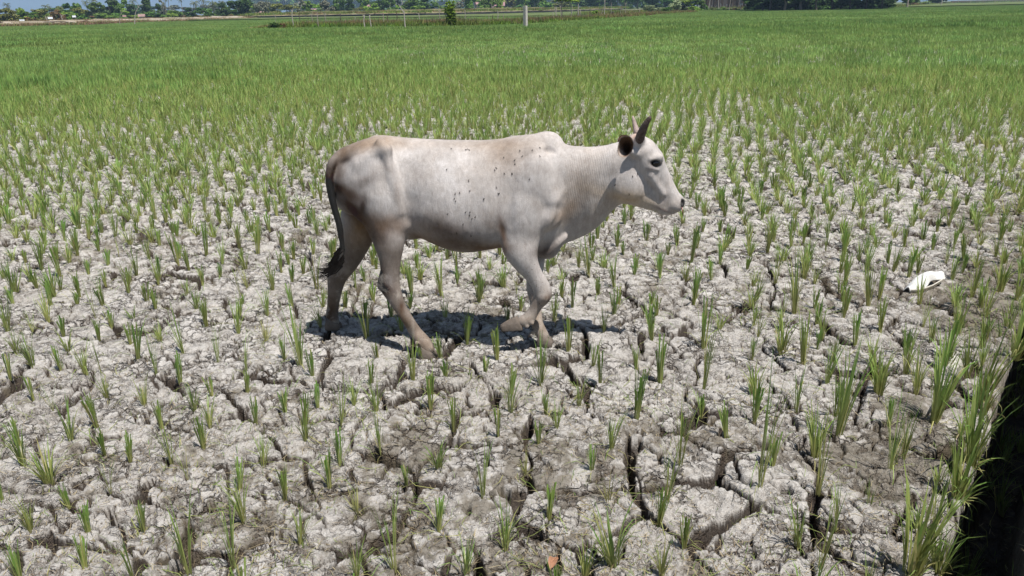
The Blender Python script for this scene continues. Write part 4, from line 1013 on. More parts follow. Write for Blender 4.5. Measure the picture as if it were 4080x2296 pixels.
# curled brown leaf
g = onG(2206, 2262); V = []; n_ = 10
for a in range(n_+1):
    for b in range(5):
        u = a/n_; v = b/4*2-1; wd_ = .017*math.sin(math.pi*min(1, u*.93+.05))**.7
        V.append((u*.075-.037, v*wd_, .010+.008*v*v+.012*math.sin(u*4)+.004*math.sin(v*3+u*9)))
f = [(a*5+b, (a+1)*5+b, (a+1)*5+b+1, a*5+b+1) for a in range(n_) for b in range(4)]
root = empty('dead_leaf', (g[0], g[1], gh(g[0], g[1])+.012), R(68)); tag(root, 'curled reddish-brown dead leaf on the mud in the foreground', 'leaf')
lm = simple('dead_leaf_brown', (.30, .15, .085), .6, .3, 60, .4)
obj('leaf_blade', mesh_np('leaf_blade', V, np.array(f), lm, True), root)
m = MB(); m.tube([(-.037, 0, .012), (0, 0, .020), (.038, 0, .008), (.055, .004, .006)], .0011, 5); m.build('midrib', simple('leaf_rib', (.22, .11, .06)), root, True)
# ------------------------------------------------------------------ background
def gp(px, row, z=0.0): return onG(px, row, z)
def dist(px, row): p = onG(px, row); return depth(p)
leafm = {'green': leafy('leaf_green', (.035, .08, .014), (.16, .28, .045), .25), 'dark': leafy('leaf_dark', (.014, .034, .010), (.075, .145, .028), .2), 'olive': leafy('leaf_olive', (.07, .09, .022), (.25, .27, .07), .25),
         'bright': leafy('leaf_bright', (.07, .15, .02), (.28, .42, .06), .3), 'brown': leafy('leaf_brown', (.09, .065, .035), (.26, .17, .06), .2), 'grey': leafy('leaf_grey', (.085, .095, .07), (.22, .23, .16), .2), 'pale': leafy('leaf_pale', (.12, .16, .08), (.34, .40, .22), .25)}
bark = simple('grey_bark', (.20, .16, .125), .9, .3, 4); barkw = simple('pale_bark', (.46, .42, .37), .9, .25, 4); barkd = simple('dark_bark', (.06, .048, .038), .9, .3, 4)
def crown(kind, seed, colr, n=620):
    """unit crown: 1 m wide, 1 m tall, z from 0 to 1, made of leaf sprays"""
    rg_ = np.random.default_rng(seed); clus = []
    nc = {'round': 16, 'umbrella': 14, 'tall': 15, 'bush': 14, 'open': 13}[kind]
    for k in range(nc):
        a = rg_.uniform(0, 6.28); r = .36*math.sqrt(rg_.random()); z = rg_.uniform(.12, .9)
        if kind == 'umbrella': z = rg_.uniform(.55, .9)-r*.5; r *= 1.15
        if kind == 'tall': r *= .8*(1.15-z*.7)
        if kind == 'bush': z = rg_.uniform(.06, .8); r *= 1.2*(1.1-z*.8)
        if kind == 'round': r *= math.sqrt(max(.1, 1-(2*z-1)**2))*1.25
        clus.append((r*math.cos(a), r*math.sin(a), z, rg_.uniform(.09, .2)*(.8 if kind == 'open' else 1), rg_.uniform(.0, .35)))
    V = []; cl = []; q = rg_.integers(0, nc, n)
    for k in q:
        x, y, z, r, sh = clus[k]; d = rg_.normal(0, 1, 3); d /= np.linalg.norm(d); rr = r*rg_.random()**.4
        p = np.array([x, y, z])+d*rr*[1, 1, .8]; nrm = d*.6+rg_.normal(0, .6, 3)+[0, 0, .5]; nrm /= np.linalg.norm(nrm)
        u = np.cross(nrm, rg_.normal(0, 1, 3)); u /= np.linalg.norm(u); v = np.cross(nrm, u); s_ = rg_.uniform(.038, .078)*(1 if kind != 'open' else .8)
        V += [p-u*s_, p-v*s_*.55, p+u*s_, p+v*s_*.6]; c = float(np.clip(sh+rg_.uniform(.15, .75), 0, 1)); cl += [c]*4
    V = np.array(V); f = np.arange(len(V)).reshape(-1, 4); me = mesh_np('crown', V, f, leafm[colr]); c4 = np.repeat(np.array(cl)[:, None], 4, 1); c4[:, 3] = 1; add_attr(me, 'col', c4, 'FLOAT_COLOR'); return me
def trunk_mesh(seed, mat, fork=True, lean=.1):
    rg_ = random.Random(seed); m = MB(); p = [(0, 0, -.03)]
    for k in range(1, 6): p.append((rg_.gauss(0, .035)*k**.5+lean*k*.05, rg_.gauss(0, .03)*k**.5, k*.2))
    m.tube(p, [.06, .045, .04, .034, .026, .014], 7)
    if fork:
        for k in range(4):
            s_ = rg_.randint(2, 4); a = rg_.uniform(0, 6.28); b = p[s_]; m.tube([b, (b[0]+.14*math.cos(a), b[1]+.14*math.sin(a), b[2]+.16), (b[0]+.24*math.cos(a), b[1]+.24*math.sin(a), b[2]+.36)], [.024, .016, .006], 5)
    return m.mesh('trunk', mat)
TR = {'g': [trunk_mesh(k, bark) for k in range(3)], 'w': [trunk_mesh(10+k, barkw) for k in range(3)], 'd': [trunk_mesh(20+k, barkd) for k in range(3)]}
cache = {}
def get_crown(kind, colr, k):
    key = (kind, colr, k)
    if key not in cache: cache[key] = crown(kind, len(cache)*13+5, colr, 2300 if kind in ('round', 'tall') else 1300)
    return cache[key]
rb = random.Random(31)
COLW = {'green': 'green', 'dark': 'dark green', 'olive': 'olive', 'bright': 'bright yellow-green', 'brown': 'brownish', 'grey': 'grey-green', 'pale': 'pale green'}
KW = {'round': 'round-crowned tree', 'umbrella': 'flat-topped spreading tree', 'tall': 'tall narrow tree', 'bush': 'leafy bush', 'open': 'thin open-crowned tree'}
def place_word(px):
    for a, b in ((160, 'left of the leaning palms by the bare hill'), (360, 'behind the two shiny roof sheets'), (560, 'near the curved bare trunk'), (830, 'around the white hut beyond the road'), (1010, 'behind the parked grey car'), (1500, 'behind the pale fence stakes'), (1800, 'behind the big-leaved shrub'),
                 (2060, 'beside the red-roofed house'), (2320, 'right behind the concrete post'), (2720, 'over the pale flowering shrubs'), (3000, 'by the brown timber fence'), (3600, 'in the dark thicket'), (9999, 'right of the dark thicket')):
        if px < a: return b
seen_lab = {}
def uniq(lab, px):
    return lab
def tree(px, row, top, wpx, kind, colr, tk='g', crown_from=None, extra='', name=None, group='trees beyond the rice field', lift=0.0, px_top=None):
    p = gp(px, row); D = depth(p); m = D/FPX; h = (row-top)*m; wd = wpx*m
    if name is None: name = {'bush': 'bush'}.get(kind, 'broadleaf_tree')
    root = empty(name, tuple(p+[0, 0, lift-.05]), rb.uniform(0, 6.28)); 
    cf = crown_from if crown_from is not None else {'bush': .0, 'umbrella': .34, 'round': .10, 'tall': .08, 'open': .22}[kind]
    c = obj('crown', get_crown(kind, colr, rb.randrange(2)), root); c.location = (0, 0, h*cf); c.scale = (wd*1.48, wd*1.48, h*(1-cf)*1.03); c.rotation_euler = (0, 0, rb.uniform(0, 6.28))
    if True:
        t_ = obj('trunk', rb.choice(TR[tk]), root); hh = h*(.8 if kind != 'bush' else .5); t_.scale = (min(hh*.6, wd*.9), min(hh*.6, wd*.9), hh); t_.rotation_euler = (0, 0, rb.uniform(0, 6.28))
    size = 'big' if h > 11 else ('small' if h < 4.5 else 'middle-sized')
    lab = f'{size} {COLW[colr]} {KW[kind]} {extra or place_word(px)}'
    tag(root, ' '.join(lab.split()[:16]), 'bush' if kind == 'bush' else 'tree', group); return root
palm_l = leafy('palm_frond', (.05, .06, .03), (.16, .18, .06), .2)
def palm_crown(seed):
    rg_ = random.Random(seed); m = MB()
    for k in range(22):
        a = k*2.4+rg_.gauss(0, .2); el = rg_.uniform(-.5, 1.25); L = rg_.uniform(.8, 1.1); n_ = 7; p = np.zeros(3); sdv = np.array([-math.sin(a), math.cos(a), 0])
        prev = None; e = el; cc = rg_.uniform(.05, .9)
        for j in range(n_):
            d_ = np.array([math.cos(a)*math.cos(e), math.sin(a)*math.cos(e), math.sin(e)]); q = p+d_*L/n_; e -= .26
            # leaflets: pairs drooping on each side of the rib
            for s_ in (-1, 1):
                ll = .19*math.sin(math.pi*(j+.7)/(n_+.4))+.03
                b1 = p+(q-p)*.15; b2 = p+(q-p)*.75; tp_ = (p+q)/2+sdv*s_*ll*.75+d_*ll*.5-np.array([0, 0, ll*.55])
                m.add([b1, b2, tp_], (), [(0, 1, 2)], np.array([[cc]*3]*3))
            m.add([p-sdv*.008, p+sdv*.008, q+sdv*.006, q-sdv*.006], [(0, 1, 2, 3)], (), np.array([[.7]*3]*4)); p = q
    return m.mesh('crown', palm_l)
PC = [palm_crown(k) for k in range(4)]
def palm_trunk(seed):
    rg_ = random.Random(seed); m = MB(); b = rg_.uniform(-.09, .065); m.tube([(b*(k/7)**2*1.0, 0, k/7) for k in range(8)], [.022, .017, .015, .014, .013, .012, .012, .012], 6); return m.mesh('trunk', bark), b
PT = [palm_trunk(k) for k in range(4)]
def palm(px, row, top, wpx, extra=''):
    p = gp(px, row); m_ = depth(p)/FPX; wd = wpx*m_; h = (row-top)*m_-wd*.30; k = rb.randrange(4)
    root = empty('coconut_palm', tuple(p+[0, 0, -.1]), rb.choice([0, math.pi])+rb.uniform(-.3, .3)); t_ = obj('trunk', PT[k][0], root); t_.scale = (h, h*.8, h)
    c = obj('crown', rb.choice(PC), root); c.location = (PT[k][1]*h, 0, h); c.scale = (wd*.62,)*3; c.rotation_euler = (rb.uniform(-.15, .15), rb.uniform(-.15, .15), rb.uniform(0, 6))
    tag(root, f'coconut palm with drooping grey-green fronds {extra or place_word(px)}', 'palm tree', 'coconut palms beyond the rice field'); return root

def strip(name, pts, prof, mat, kind=None, label=None, cat=None, jit=0.0, seed=0):
    """pts: ground line; prof: list of (offset away from the camera, height)"""
    P = np.array(pts)[:, :2]; T = np.gradient(P, axis=0); T /= np.linalg.norm(T, axis=1)[:, None]; N = np.stack([-T[:, 1], T[:, 0]], 1); N *= np.sign((N*P).sum(1))[:, None]
    rg_ = np.random.default_rng(seed); V = []
    for o_, h_ in prof:
        q = P+N*(o_+rg_.normal(0, jit, (len(P), 1))); V.append(np.hstack([q, np.full((len(P), 1), h_)+rg_.normal(0, jit*.35, (len(P), 1))*(1 if h_ > .05 else 0)]))
    n_ = len(P); V = np.concatenate(V); f = [(a*n_+b, a*n_+b+1, (a+1)*n_+b+1, (a+1)*n_+b) for a in range(len(prof)-1) for b in range(n_-1)]
    o = obj(name, mesh_np(name, V, np.array(f), mat, False)); tag(o, label, cat, None, kind); return o
def line(tab, n=160):
    xs_ = np.array([a for a, _ in tab]); ys_ = np.array([b for _, b in tab]); q = np.linspace(xs_[0], xs_[-1], n); return [gp(x, np.interp(x, xs_, ys_)) for x in q]

# pale road bank round the far side of the crop
t = NT('pale_gravel'); P = t.pos(); n1 = t.noise(.25, 5, .6, P); n2 = t.noise(2.2, 4, .7, P)
c = t.mix(t.ramp(n1, .42, .60), (.36, .31, .255), (.19, .16, .10)); c = t.mix(t.ramp(n2, .5, .7, 0, .6), c, (.15, .16, .07)); grav = t.fin(c, .95)
t = NT('scrub_soil'); P = t.pos(); n1 = t.noise(.12, 6, .65, P); n2 = t.noise(.9, 5, .7, P)
c = t.mix(t.ramp(n1, .4, .62), (.22, .17, .10), (.11, .135, .045)); c = t.mix(t.ramp(n2, .5, .72, 0, .7), c, (.32, .25, .16)); scrub = t.fin(c, .95)
t = NT('weedy_green_ground'); P = t.pos(); n1 = t.noise(.2, 6, .65, P); green_land = t.fin(t.mix(t.ramp(n1, .35, .65), (.055, .085, .022), (.13, .16, .05)), .95)
edge = [(-600, 125), (0, 112), (150, 107), (300, 104), (480, 96), (700, 89), (1000, 79.5)]
strip('road', line(edge), [(-1.5, 0), (1.0, .75), (3.5, 1.0), (9, 1.05), (12, .5), (40, .4)], grav, 'structure', jit=.35, seed=1)
edge2 = [(1000, 79), (1300, 74), (1700, 68), (2000, 60.5), (2300, 51.5), (2480, 46)]
L2 = line(edge2); strip('embankment', L2, [(-.0, 0), (.25, 1.15), (2, 1.3), (9, 1.5), (30, 2.1), (70, 1.2)], scrub, 'structure', jit=.25, seed=2)
dw = simple('wet_dark_concrete', (.035, .034, .034), .8, .3, .5); o = strip('canal_wall', L2, [(-.35, 0), (-.30, .95), (.1, 1.0), (.3, .9)], dw, None, 'long dark low canal wall along the far edge of the green field', 'wall', 0, 3)
o = strip('coping', L2, [(-.36, .99), (-.36, 1.07), (.35, 1.10), (.35, 1.0)], simple('pale_coping', (.22, .20, .16), .9, .2, .8), None, None, None, .03, 4); P0 = [q for q in COL.objects if q.name == 'canal_wall'][0]; o.parent = P0
# ground beyond: scrub land behind the crop at centre and right
edge3 = [(2350, 66), (2600, 53), (2800, 44), (3000, 40), (3280, 39), (3570, 33), (3800, 14.5), (4080, 6.5), (4500, 1)]
strip('scrub_land', line(edge3), [(0, 0), (2, .25), (12, .35), (60, .5), (200, .6)], green_land, 'structure', jit=.1, seed=5)
# dike with dry grass and stakes
dk = [(1050, 117), (1300, 116), (1600, 114), (1800, 110), (2000, 103), (2200, 90), (2400, 78), (2600, 62), (2750, 52)]
DL = line(dk, 200); strip('dike', DL, [(-1.6, 0), (-.6, .22), (.5, .28), (2.2, .22), (4.5, 0)], scrub, 'structure', jit=.08, seed=6)
def grass_patch(seed, mat, n, hgt, wd, size=1.6):
    rg_ = random.Random(seed); m = MB()
    for k in range(n):
        a = rg_.uniform(0, 6.28); ln = hgt*rg_.uniform(.35, 1.1); le = abs(rg_.gauss(0, .35)); x, y = rg_.uniform(-size/2, size/2), rg_.uniform(-size/2, size/2); w_ = wd*rg_.uniform(.6, 1.3)
        t1 = np.array([x+math.cos(a)*math.sin(le)*ln, y+math.sin(a)*math.sin(le)*ln, math.cos(le)*ln]); s_ = np.array([-math.sin(a), math.cos(a), 0])*w_; cc = rg_.uniform(0, 1)
        m.add([np.array([x, y, 0])-s_, np.array([x, y, 0])+s_, t1], (), [(0, 1, 2)], np.array([[cc]*3]*3))
    return m.mesh('grass_patch', mat)
dry_m = leafy('dry_grass', (.16, .085, .05), (.34, .23, .13), .15, .8)
gps = [grass_patch(1, dry_m, 90, .95, .03), grass_patch(2, dry_m, 80, .7, .03), grass_patch(3, leafm['bright'], 90, .7, .03), grass_patch(4, leafm['olive'], 90, .8, .03), grass_patch(5, leafm['green'], 80, .6, .035), grass_patch(6, leafm['grey'], 70, 1.1, .02)]
pts = []; n_ = len(DL)
for k in range(1500):
    q = rb.random(); px = 1060+q*1690; b = DL[min(n_-1, int(q*n_))]; off = rb.uniform(-2.6, 4.0)
    u = np.array(b[:2])/np.linalg.norm(b[:2]); x, y = b[0]+u[0]*off+rb.gauss(0, .5), b[1]+u[1]*off+rb.gauss(0, .3)
    f = float(fbm(np.array([x*.08]), np.array([off*.3]), 501, 2)[0])
    if off < -.8: vi = rb.choice([2, 3, 4, 2, 4])
    elif off > .3: vi = rb.choice([0, 1, 1, 5, 3] if f > -.05 else [3, 2, 1, 2])
    else: vi = rb.choice([0, 1, 3, 2, 3])
    if px > 2350: vi = rb.choice([2, 3, 3, 1, 0])
    s_ = (1.0 if px < 1900 else .85)*min(1, .25+(px-1060)/160); pts.append((x, y, .12, 0, 0, rb.uniform(0, 6.28), 1.3, 1.3, s_*rb.uniform(.7, 1.2), vi))
scatter('dike_grass', 'tall dry brown and green grass along the dike in the rice', gps, pts)
pts = []
for lst, cols, hh in ((line(edge, 300), [0, 1, 3, 1, 2], .8), (L2, [3, 2, 4, 3, 1, 2], 1.0), (line(edge3, 200), [2, 4, 3, 4, 2, 1], 1.3)):
    for b in lst:
        for k in range(9):
            u = np.array(b[:2])/np.linalg.norm(b[:2]); off = rb.choice([rb.uniform(-2.0, .6), rb.uniform(10, 45), rb.uniform(3, 30)]) if lst is not L2 and hh < 1.3 else rb.uniform(1.5 if hh == 1.0 else -.5, 34)
            z = {.8: .15 if off < .6 else .5, 1.0: 1.3, 1.3: .1}[hh]
            if hh == .8 and -1 < off < 9 and rb.random() < .55: continue
            pts.append((b[0]+u[0]*off+rb.gauss(0, 1.2), b[1]+u[1]*off, z, 0, 0, rb.uniform(0, 6), 2.0, 2.0, hh*rb.uniform(.5, 1.4), rb.choice(cols)))
scatter('roadside_grass', 'rough brown and green grass on the banks beyond the crop', gps, pts)

pts = []
for k in range(2600):      # weeds on the bank where the onlooker stands
    q = rb.uniform(-3.5, 14); sv = rb.uniform(.42, 2.6); x = BX+.609*q+NX*sv; y = BY+.794*q+NY*sv
    if rb.random() < .45: continue
    pts.append((x, y, float(ground(np.array([x]), np.array([y]))[0][0])-.01, 0, 0, rb.uniform(0, 6.28), .10, .10, rb.uniform(.04, .12), rb.randrange(0, 14)))
scatter('bank_grass', 'low green weeds growing on the earth bank beside the ditch', mid_pro, pts)

# listed trees (px, ground row, top row, width, kind, colour, trunk)
def Z(ox, s, L): return [(ox+a/s,)+tuple(r) for a, *r in L]
A = 3.68
for a, top, w_ in ((10, 90, 90), (150, 45, 120), (710, 72, 120), (785, 98, 70), (1320, 8, 130), (1415, -12, 140), (2010, -5, 140), (2500, -30, 110)): palm(a/A, 96-.030*a/A, top/A, w_/A)
for a, top, w_ in ((310, -20, 100), (490, 10, 170), (630, -25, 130), (760, 5, 190), (60, -30, 100), (850, 20, 60), (895, 20, 60), (1700, -60, 150), (2330, -60, 130), (1530, -70, 130)): palm(650+a/A, 80-.018*a/A, top/A, w_/A)
for a, top, w_, k, c_, t_ in ((130, 130, 190, 'round', 'olive', 'g'), (240, 120, 160, 'open', 'grey', 'w'), (330, 95, 90, 'umbrella', 'bright', 'g'), (430, 170, 180, 'umbrella', 'green', 'g'), (640, 155, 190, 'round', 'olive', 'g'), (560, 140, 90, 'open', 'grey', 'g'), (700, 190, 120, 'bush', 'bright', 'g'),
        (860, 150, 150, 'round', 'brown', 'g'), (950, 100, 160, 'round', 'olive', 'g'), (1060, 75, 170, 'round', 'dark', 'd'), (1150, 62, 130, 'round', 'green', 'g'), (1200, 110, 150, 'umbrella', 'olive', 'g'), (1200, 225, 110, 'bush', 'green', 'g'), (1290, 215, 120, 'bush', 'olive', 'g'),
        (1450, 50, 200, 'round', 'green', 'd'), (1535, 190, 160, 'bush', 'bright', 'g'), (1640, 15, 180, 'round', 'dark', 'd'), (1790, 5, 180, 'round', 'green', 'g'), (1840, 130, 190, 'umbrella', 'bright', 'g'), (1900, 80, 150, 'round', 'dark', 'd'), (1700, 130, 150, 'round', 'dark', 'd'), (2200, -25, 200, 'tall', 'dark', 'd'),
        (2210, 145, 200, 'bush', 'bright', 'g'), (2350, 70, 90, 'tall', 'dark', 'd'), (2400, 150, 120, 'bush', 'grey', 'g'), (2430, -10, 80, 'open', 'grey', 'w'), (2540, 150, 190, 'bush', 'green', 'g'), (60, 210, 100, 'bush', 'bright', 'g'), (790, 200, 110, 'bush', 'olive', 'g'), (900, 230, 130, 'bush', 'olive', 'g')):
    px = a/A; tree(px, 102-.036*px+rb.uniform(-1.5, 1.5), top/A, w_/A, k, c_, t_)
for a, top, w_, k, c_, t_ in ((160, 150, 230, 'bush', 'green', 'g'), (400, 130, 120, 'round', 'dark', 'd'), (600, 120, 180, 'round', 'green', 'g'), (880, 70, 140, 'round', 'dark', 'd'), (960, 90, 140, 'round', 'green', 'g'), (1130, 5, 260, 'round', 'dark', 'd'), (1230, 40, 170, 'round', 'green', 'g'), (1070, 130, 130, 'bush', 'green', 'g'),
        (1390, 50, 120, 'umbrella', 'bright', 'w'), (1470, 10, 160, 'round', 'grey', 'w'), (1560, 70, 130, 'open', 'grey', 'g'), (1660, 70, 190, 'round', 'olive', 'g'), (1860, 60, 200, 'umbrella', 'olive', 'w'), (2030, -20, 140, 'open', 'grey', 'w'), (2150, 30, 150, 'round', 'green', 'g'), (2310, 40, 190, 'umbrella', 'bright', 'w'),
        (2400, 0, 160, 'round', 'grey', 'w'), (2500, 70, 180, 'bush', 'dark', 'd'), (1000, 200, 90, 'bush', 'brown', 'g'), (820, 200, 160, 'bush', 'brown', 'g'), (480, 220, 130, 'bush', 'brown', 'g'), (290, 215, 110, 'bush', 'brown', 'g'), (740, 180, 110, 'bush', 'green', 'g')):
    px = 650+a/A; tree(px, 80-.016*(px-650)+rb.uniform(-1, 1), top/A, w_/A, k, c_, t_)
for a, top, w_, k, c_, t_ in ((100, 70, 190, 'bush', 'dark', 'd'), (220, -20, 160, 'round', 'green', 'g'), (360, -15, 140, 'tall', 'dark', 'd'), (500, 105, 170, 'umbrella', 'olive', 'g'), (660, 55, 170, 'round', 'bright', 'g'), (600, -30, 180, 'round', 'green', 'g'), (860, 140, 110, 'umbrella', 'bright', 'g'), (800, 20, 190, 'round', 'dark', 'd'), (930, -20, 170, 'round', 'green', 'w'),
        (1040, 80, 160, 'umbrella', 'bright', 'g'), (1200, 50, 150, 'round', 'green', 'g'), (1120, -40, 170, 'open', 'grey', 'w'), (1370, 70, 160, 'umbrella', 'bright', 'w'), (1330, -40, 180, 'round', 'green', 'd'), (1500, -20, 180, 'round', 'dark', 'd'), (1620, 10, 170, 'open', 'green', 'w'), (1950, 0, 160, 'open', 'grey', 'w'), (2070, 100, 130, 'bush', 'green', 'g'), (2080, -40, 180, 'tall', 'green', 'w'),
        (2240, -60, 170, 'open', 'green', 'w'), (2350, 60, 140, 'bush', 'green', 'g'), (2420, -50, 190, 'round', 'green', 'w'), (2520, -10, 150, 'round', 'bright', 'g')):
    px = 1300+a/A; tree(px, 66-.017*(px-1300)+rb.uniform(-1, 1), top/A, w_/A, k, c_, t_)
for k in range(16):       # leafy mass right of the post
    px = 1975+k*19+rb.uniform(-6, 6); tree(px, 48-.006*(px-1950)+rb.uniform(-2, 1), rb.choice([-60, -30, 0, 14]), rb.uniform(45, 80), rb.choice(['round', 'bush', 'open', 'tall']), rb.choice(['green', 'bright', 'green', 'olive']), rb.choice('gw'))
for k in range(60):       # second row, closing the view behind
    px = 1000+k*29+rb.uniform(-12, 12)
    if px > 2680: break
    tree(px, max(horizon(px)+4.5, 59-.018*(px-930)), rb.uniform(-55, 4), rb.uniform(60, 100), rb.choice(['bush', 'round', 'tall', 'bush']), rb.choice(['green', 'dark', 'green', 'olive', 'bright']), rb.choice('gwd'), crown_from=.03, group='trees of the second row beyond the field')
for k in range(15):
    px = 20+k*62+rb.uniform(-15, 15); tree(px, 88-.025*px, rb.uniform(42, 55)-.035*px, rb.uniform(50, 90), 'round', rb.choice(['green', 'dark', 'olive', 'grey']), 'g', group='trees of the second row beyond the field')
for k in range(52):       # bushes closing the view under the crowns
    px = 15+k*42+rb.uniform(-12, 12); row = (100-.030*px if px < 1000 else 67-.016*(px-1000))+rb.uniform(-1, 1); m_ = dist(px, row)/FPX
    tree(px, row, row-rb.uniform(2.2, 4.4)/m_, rb.uniform(5, 9)/m_, 'bush', rb.choice(['green', 'dark', 'olive', 'bright', 'green', 'brown']), 'g', group='bushes under the trees beyond the field')
for px, top, w_, c_ in ((2806, 14, 26, 'green'), (2838, 26, 20, 'olive'), (2880, 24, 18, 'bright'), (2925, 30, 20, 'brown'), (2968, 26, 20, 'green'), (2990, 8, 24, 'dark')): tree(px, 44, top, w_, 'bush', c_, 'g', extra='at the foot of the brown timber fence', group='bushes and young trees near the dike')
# shady wood behind the pale shrubs, and the dark thicket: tall crowns over undergrowth, with dark leaf colour deepening the shade
def shade_wood(x0, x1, r0, r1, n, rows, who):
    for j in range(rows):
        for k in range(n):
            q = (k+.5*(j % 2)+rb.uniform(-.15, .15))/n; px = x0+(x1-x0)*min(1, q); row = r0+(r1-r0)*min(1, q)-j*2.4+rb.uniform(-.4, .4)
            if j == 0 and (px < x0+8 or px > x1-8): continue
            p = gp(px, row); m_ = depth(p)/FPX; hh = rb.uniform(9, 13); w_ = rb.uniform(6.5, 9)/m_
            tree(px, row, row-hh/m_, w_, 'round', rb.choice(['dark', 'dark', 'green']), rb.choice('ddg'), .21 if j == 0 else .14, extra=('front row ' if j == 0 else ('second row ', 'third row ', 'rearmost row ')[min(j-1, 2)])+who, group='tall trees of the shady wood')
            if j: tree(px+rb.uniform(-9, 9), row+.8, row-rb.uniform(2.6, 4.5)/m_, rb.uniform(4, 6)/m_, 'bush', 'dark', 'd', extra='in deep shade '+who, group='undergrowth of the shady wood')
shade_wood(2225, 2700, 45, 40, 9, 3, 'behind the tall stakes'); shade_wood(3004, 3574, 50, 38, 9, 4, 'inside the dark thicket')
for k in range(16):
    px = 2660+k*23; tree(px, max(horizon(px)+8, 38-.02*(px-2660)), rb.uniform(-120, -60), rb.uniform(70, 110), 'round', 'dark', 'd', extra='behind the brown timber fence', group='tall trees of the shady wood')
for px, row, top, w_, k, c_, t_ in ((3625, 28, -30, 70, 'tall', 'green', 'w'), (3660, 24, -60, 90, 'round', 'green', 'g'), (3700, 22, -50, 80, 'open', 'olive', 'g'), (3735, 20, -70, 90, 'round', 'dark', 'd'), (3770, 17, -60, 70, 'open', 'grey', 'w'), (3640, 26, 6, 60, 'bush', 'brown', 'g'), (3690, 23, 4, 60, 'bush', 'bright', 'g'), (3745, 19, 6, 60, 'bush', 'pale', 'g'),
        (2590, 57, 16, 48, 'bush', 'pale', 'g'), (2632, 56, 26, 40, 'bush', 'pale', 'g'), (2655, 57, 28, 44, 'bush', 'green', 'g'), (2690, 55, -6, 56, 'bush', 'pale', 'g'), (2735, 52, 2, 60, 'open', 'bright', 'w'), (2775, 49, -10, 60, 'open', 'green', 'w'), (2715, 52, 20, 50, 'bush', 'grey', 'g'), (2760, 50, 22, 44, 'bush', 'bright', 'g'),
        (1095, 119, 86, 50, 'bush', 'dark', 'd'), (1128, 119, 88, 26, 'bush', 'brown', 'd'), (1226, 119, 103, 34, 'bush', 'green', 'g'), (2370, 72, 42, 30, 'tall', 'bright', 'g'), (2440, 66, 46, 18, 'tall', 'grey', 'g'), (2345, 76, 66, 18, 'bush', 'olive', 'g'), (2060, 121, 108, 30, 'bush', 'dark', 'd'), (2130, 122, 112, 60, 'bush', 'dark', 'd'),
        (1375, 112, 96, 60, 'bush', 'bright', 'g'), (2865, 44, 34, 22, 'bush', 'green', 'g'), (2955, 50, 44, 12, 'bush', 'dark', 'g'), (2276, 76, -4, 46, 'umbrella', 'bright', 'w'), (2303, 74, -8, 36, 'umbrella', 'bright', 'w'), (2240, 79, -6, 44, 'umbrella', 'green', 'g')):
    tree(px, row, top, w_, k, c_, t_, crown_from=.72 if (row > 70 and top < 0) else None, extra={True: 'growing on the dike among the stakes', False: ''}[row > 62], group='bushes and young trees near the dike' if row > 45 else 'trees beyond the rice field')
# big-leaved shrub on the dike
big_leaf = leafy('big_leaf', (.09, .18, .02), (.34, .52, .08), .4)
def big_shrub(px, row, top, wpx):
    p = gp(px, row); m_ = depth(p)/FPX; h = (row-top)*m_; wd = wpx*m_; root = empty('big_leaved_shrub', tuple(p)); rg_ = random.Random(3); m = MB(); ms = MB()
    for k in range(9):
        a = rg_.uniform(0, 6.28); tx, ty = math.cos(a)*wd*.42*rg_.random(), math.sin(a)*wd*.42*rg_.random(); hh = h*rg_.uniform(.6, .98); ms.tube([(0, 0, 0), (tx*.4, ty*.4, hh*.5), (tx, ty, hh)], [.05, .035, .015], 5)
        for j in range(48):
            q = rg_.uniform(.12, 1); b = np.array([tx*q, ty*q, hh*q]); a2 = rg_.uniform(0, 6.28); el = rg_.uniform(-.5, .9); L = rg_.uniform(.38, .75); d_ = np.array([math.cos(a2)*math.cos(el), math.sin(a2)*math.cos(el), math.sin(el)]); s_ = np.array([-math.sin(a2), math.cos(a2), 0])*L*.24
            b = b+d_*.12; cc = rg_.uniform(0, .5)+.5*q; m.add([b, b+d_*L*.5+s_, b+d_*L-[0, 0, .05], b+d_*L*.5-s_], [(0, 1, 2, 3)], (), np.array([[min(1, cc)]*3]*4))
    m.build('foliage', big_leaf, root); ms.build('stem', bark, root); tag(root, 'big-leaved bright green shrub standing alone on the dike', 'shrub')
big_shrub(1799, 112, 2, 50)

# stakes and posts on the dike
stake_m = {'w': simple('bleached_wood', (.38, .345, .30), .9, .2, 8), 'd': simple('dark_wood', (.085, .065, .05), .9, .3, 8), 'g': simple('grey_wood', (.30, .26, .22), .9, .25, 8)}
def stake(px, row, top, c_='w', tilt=0, fork=None, th=.055):
    p = gp(px, row); m_ = depth(p)/FPX; h = (row-top)*m_; rg_ = random.Random(int(px)); b = tilt*m_
    root = empty('fence_stake', tuple(p+[0, 0, -.1])); m = MB(); m.tube([(0, 0, 0), (b*.3+rg_.gauss(0, .05), 0, h*.33), (b*.6+rg_.gauss(0, .05), 0, h*.66), (b, 0, h+.1)], [th*1.2, th, th*.9, th*.7], 6); m.build('pole', stake_m[c_], root)
    cw = {'w': 'bleached pale', 'd': 'dark', 'g': 'grey'}[c_]; fk = ''
    if fork:
        for dx, dz2 in fork:
            m = MB(); m.tube([(b*.9, 0, h*.92), (b*.9+dx*m_*.5, .1, h+dz2*m_*.45), (b*.9+dx*m_, .05, h+dz2*m_)], [th*.7, th*.5, th*.25], 5); m.build('branch', stake_m[c_], root)
        fk = ' forked at the top'
    side = 'left of the big-leaved shrub' if px < 1790 else ('between the shrub and the concrete post' if px < 2083 else 'right of the concrete post')
    ln = 'leaning ' if abs(tilt) > 5 else ''; sz = 'tall' if h > 2 else 'short'
    tag(root, f'{ln}{sz} {cw} wooden stake{fk} on the dike {side}', 'stake', 'wooden stakes along the dike')
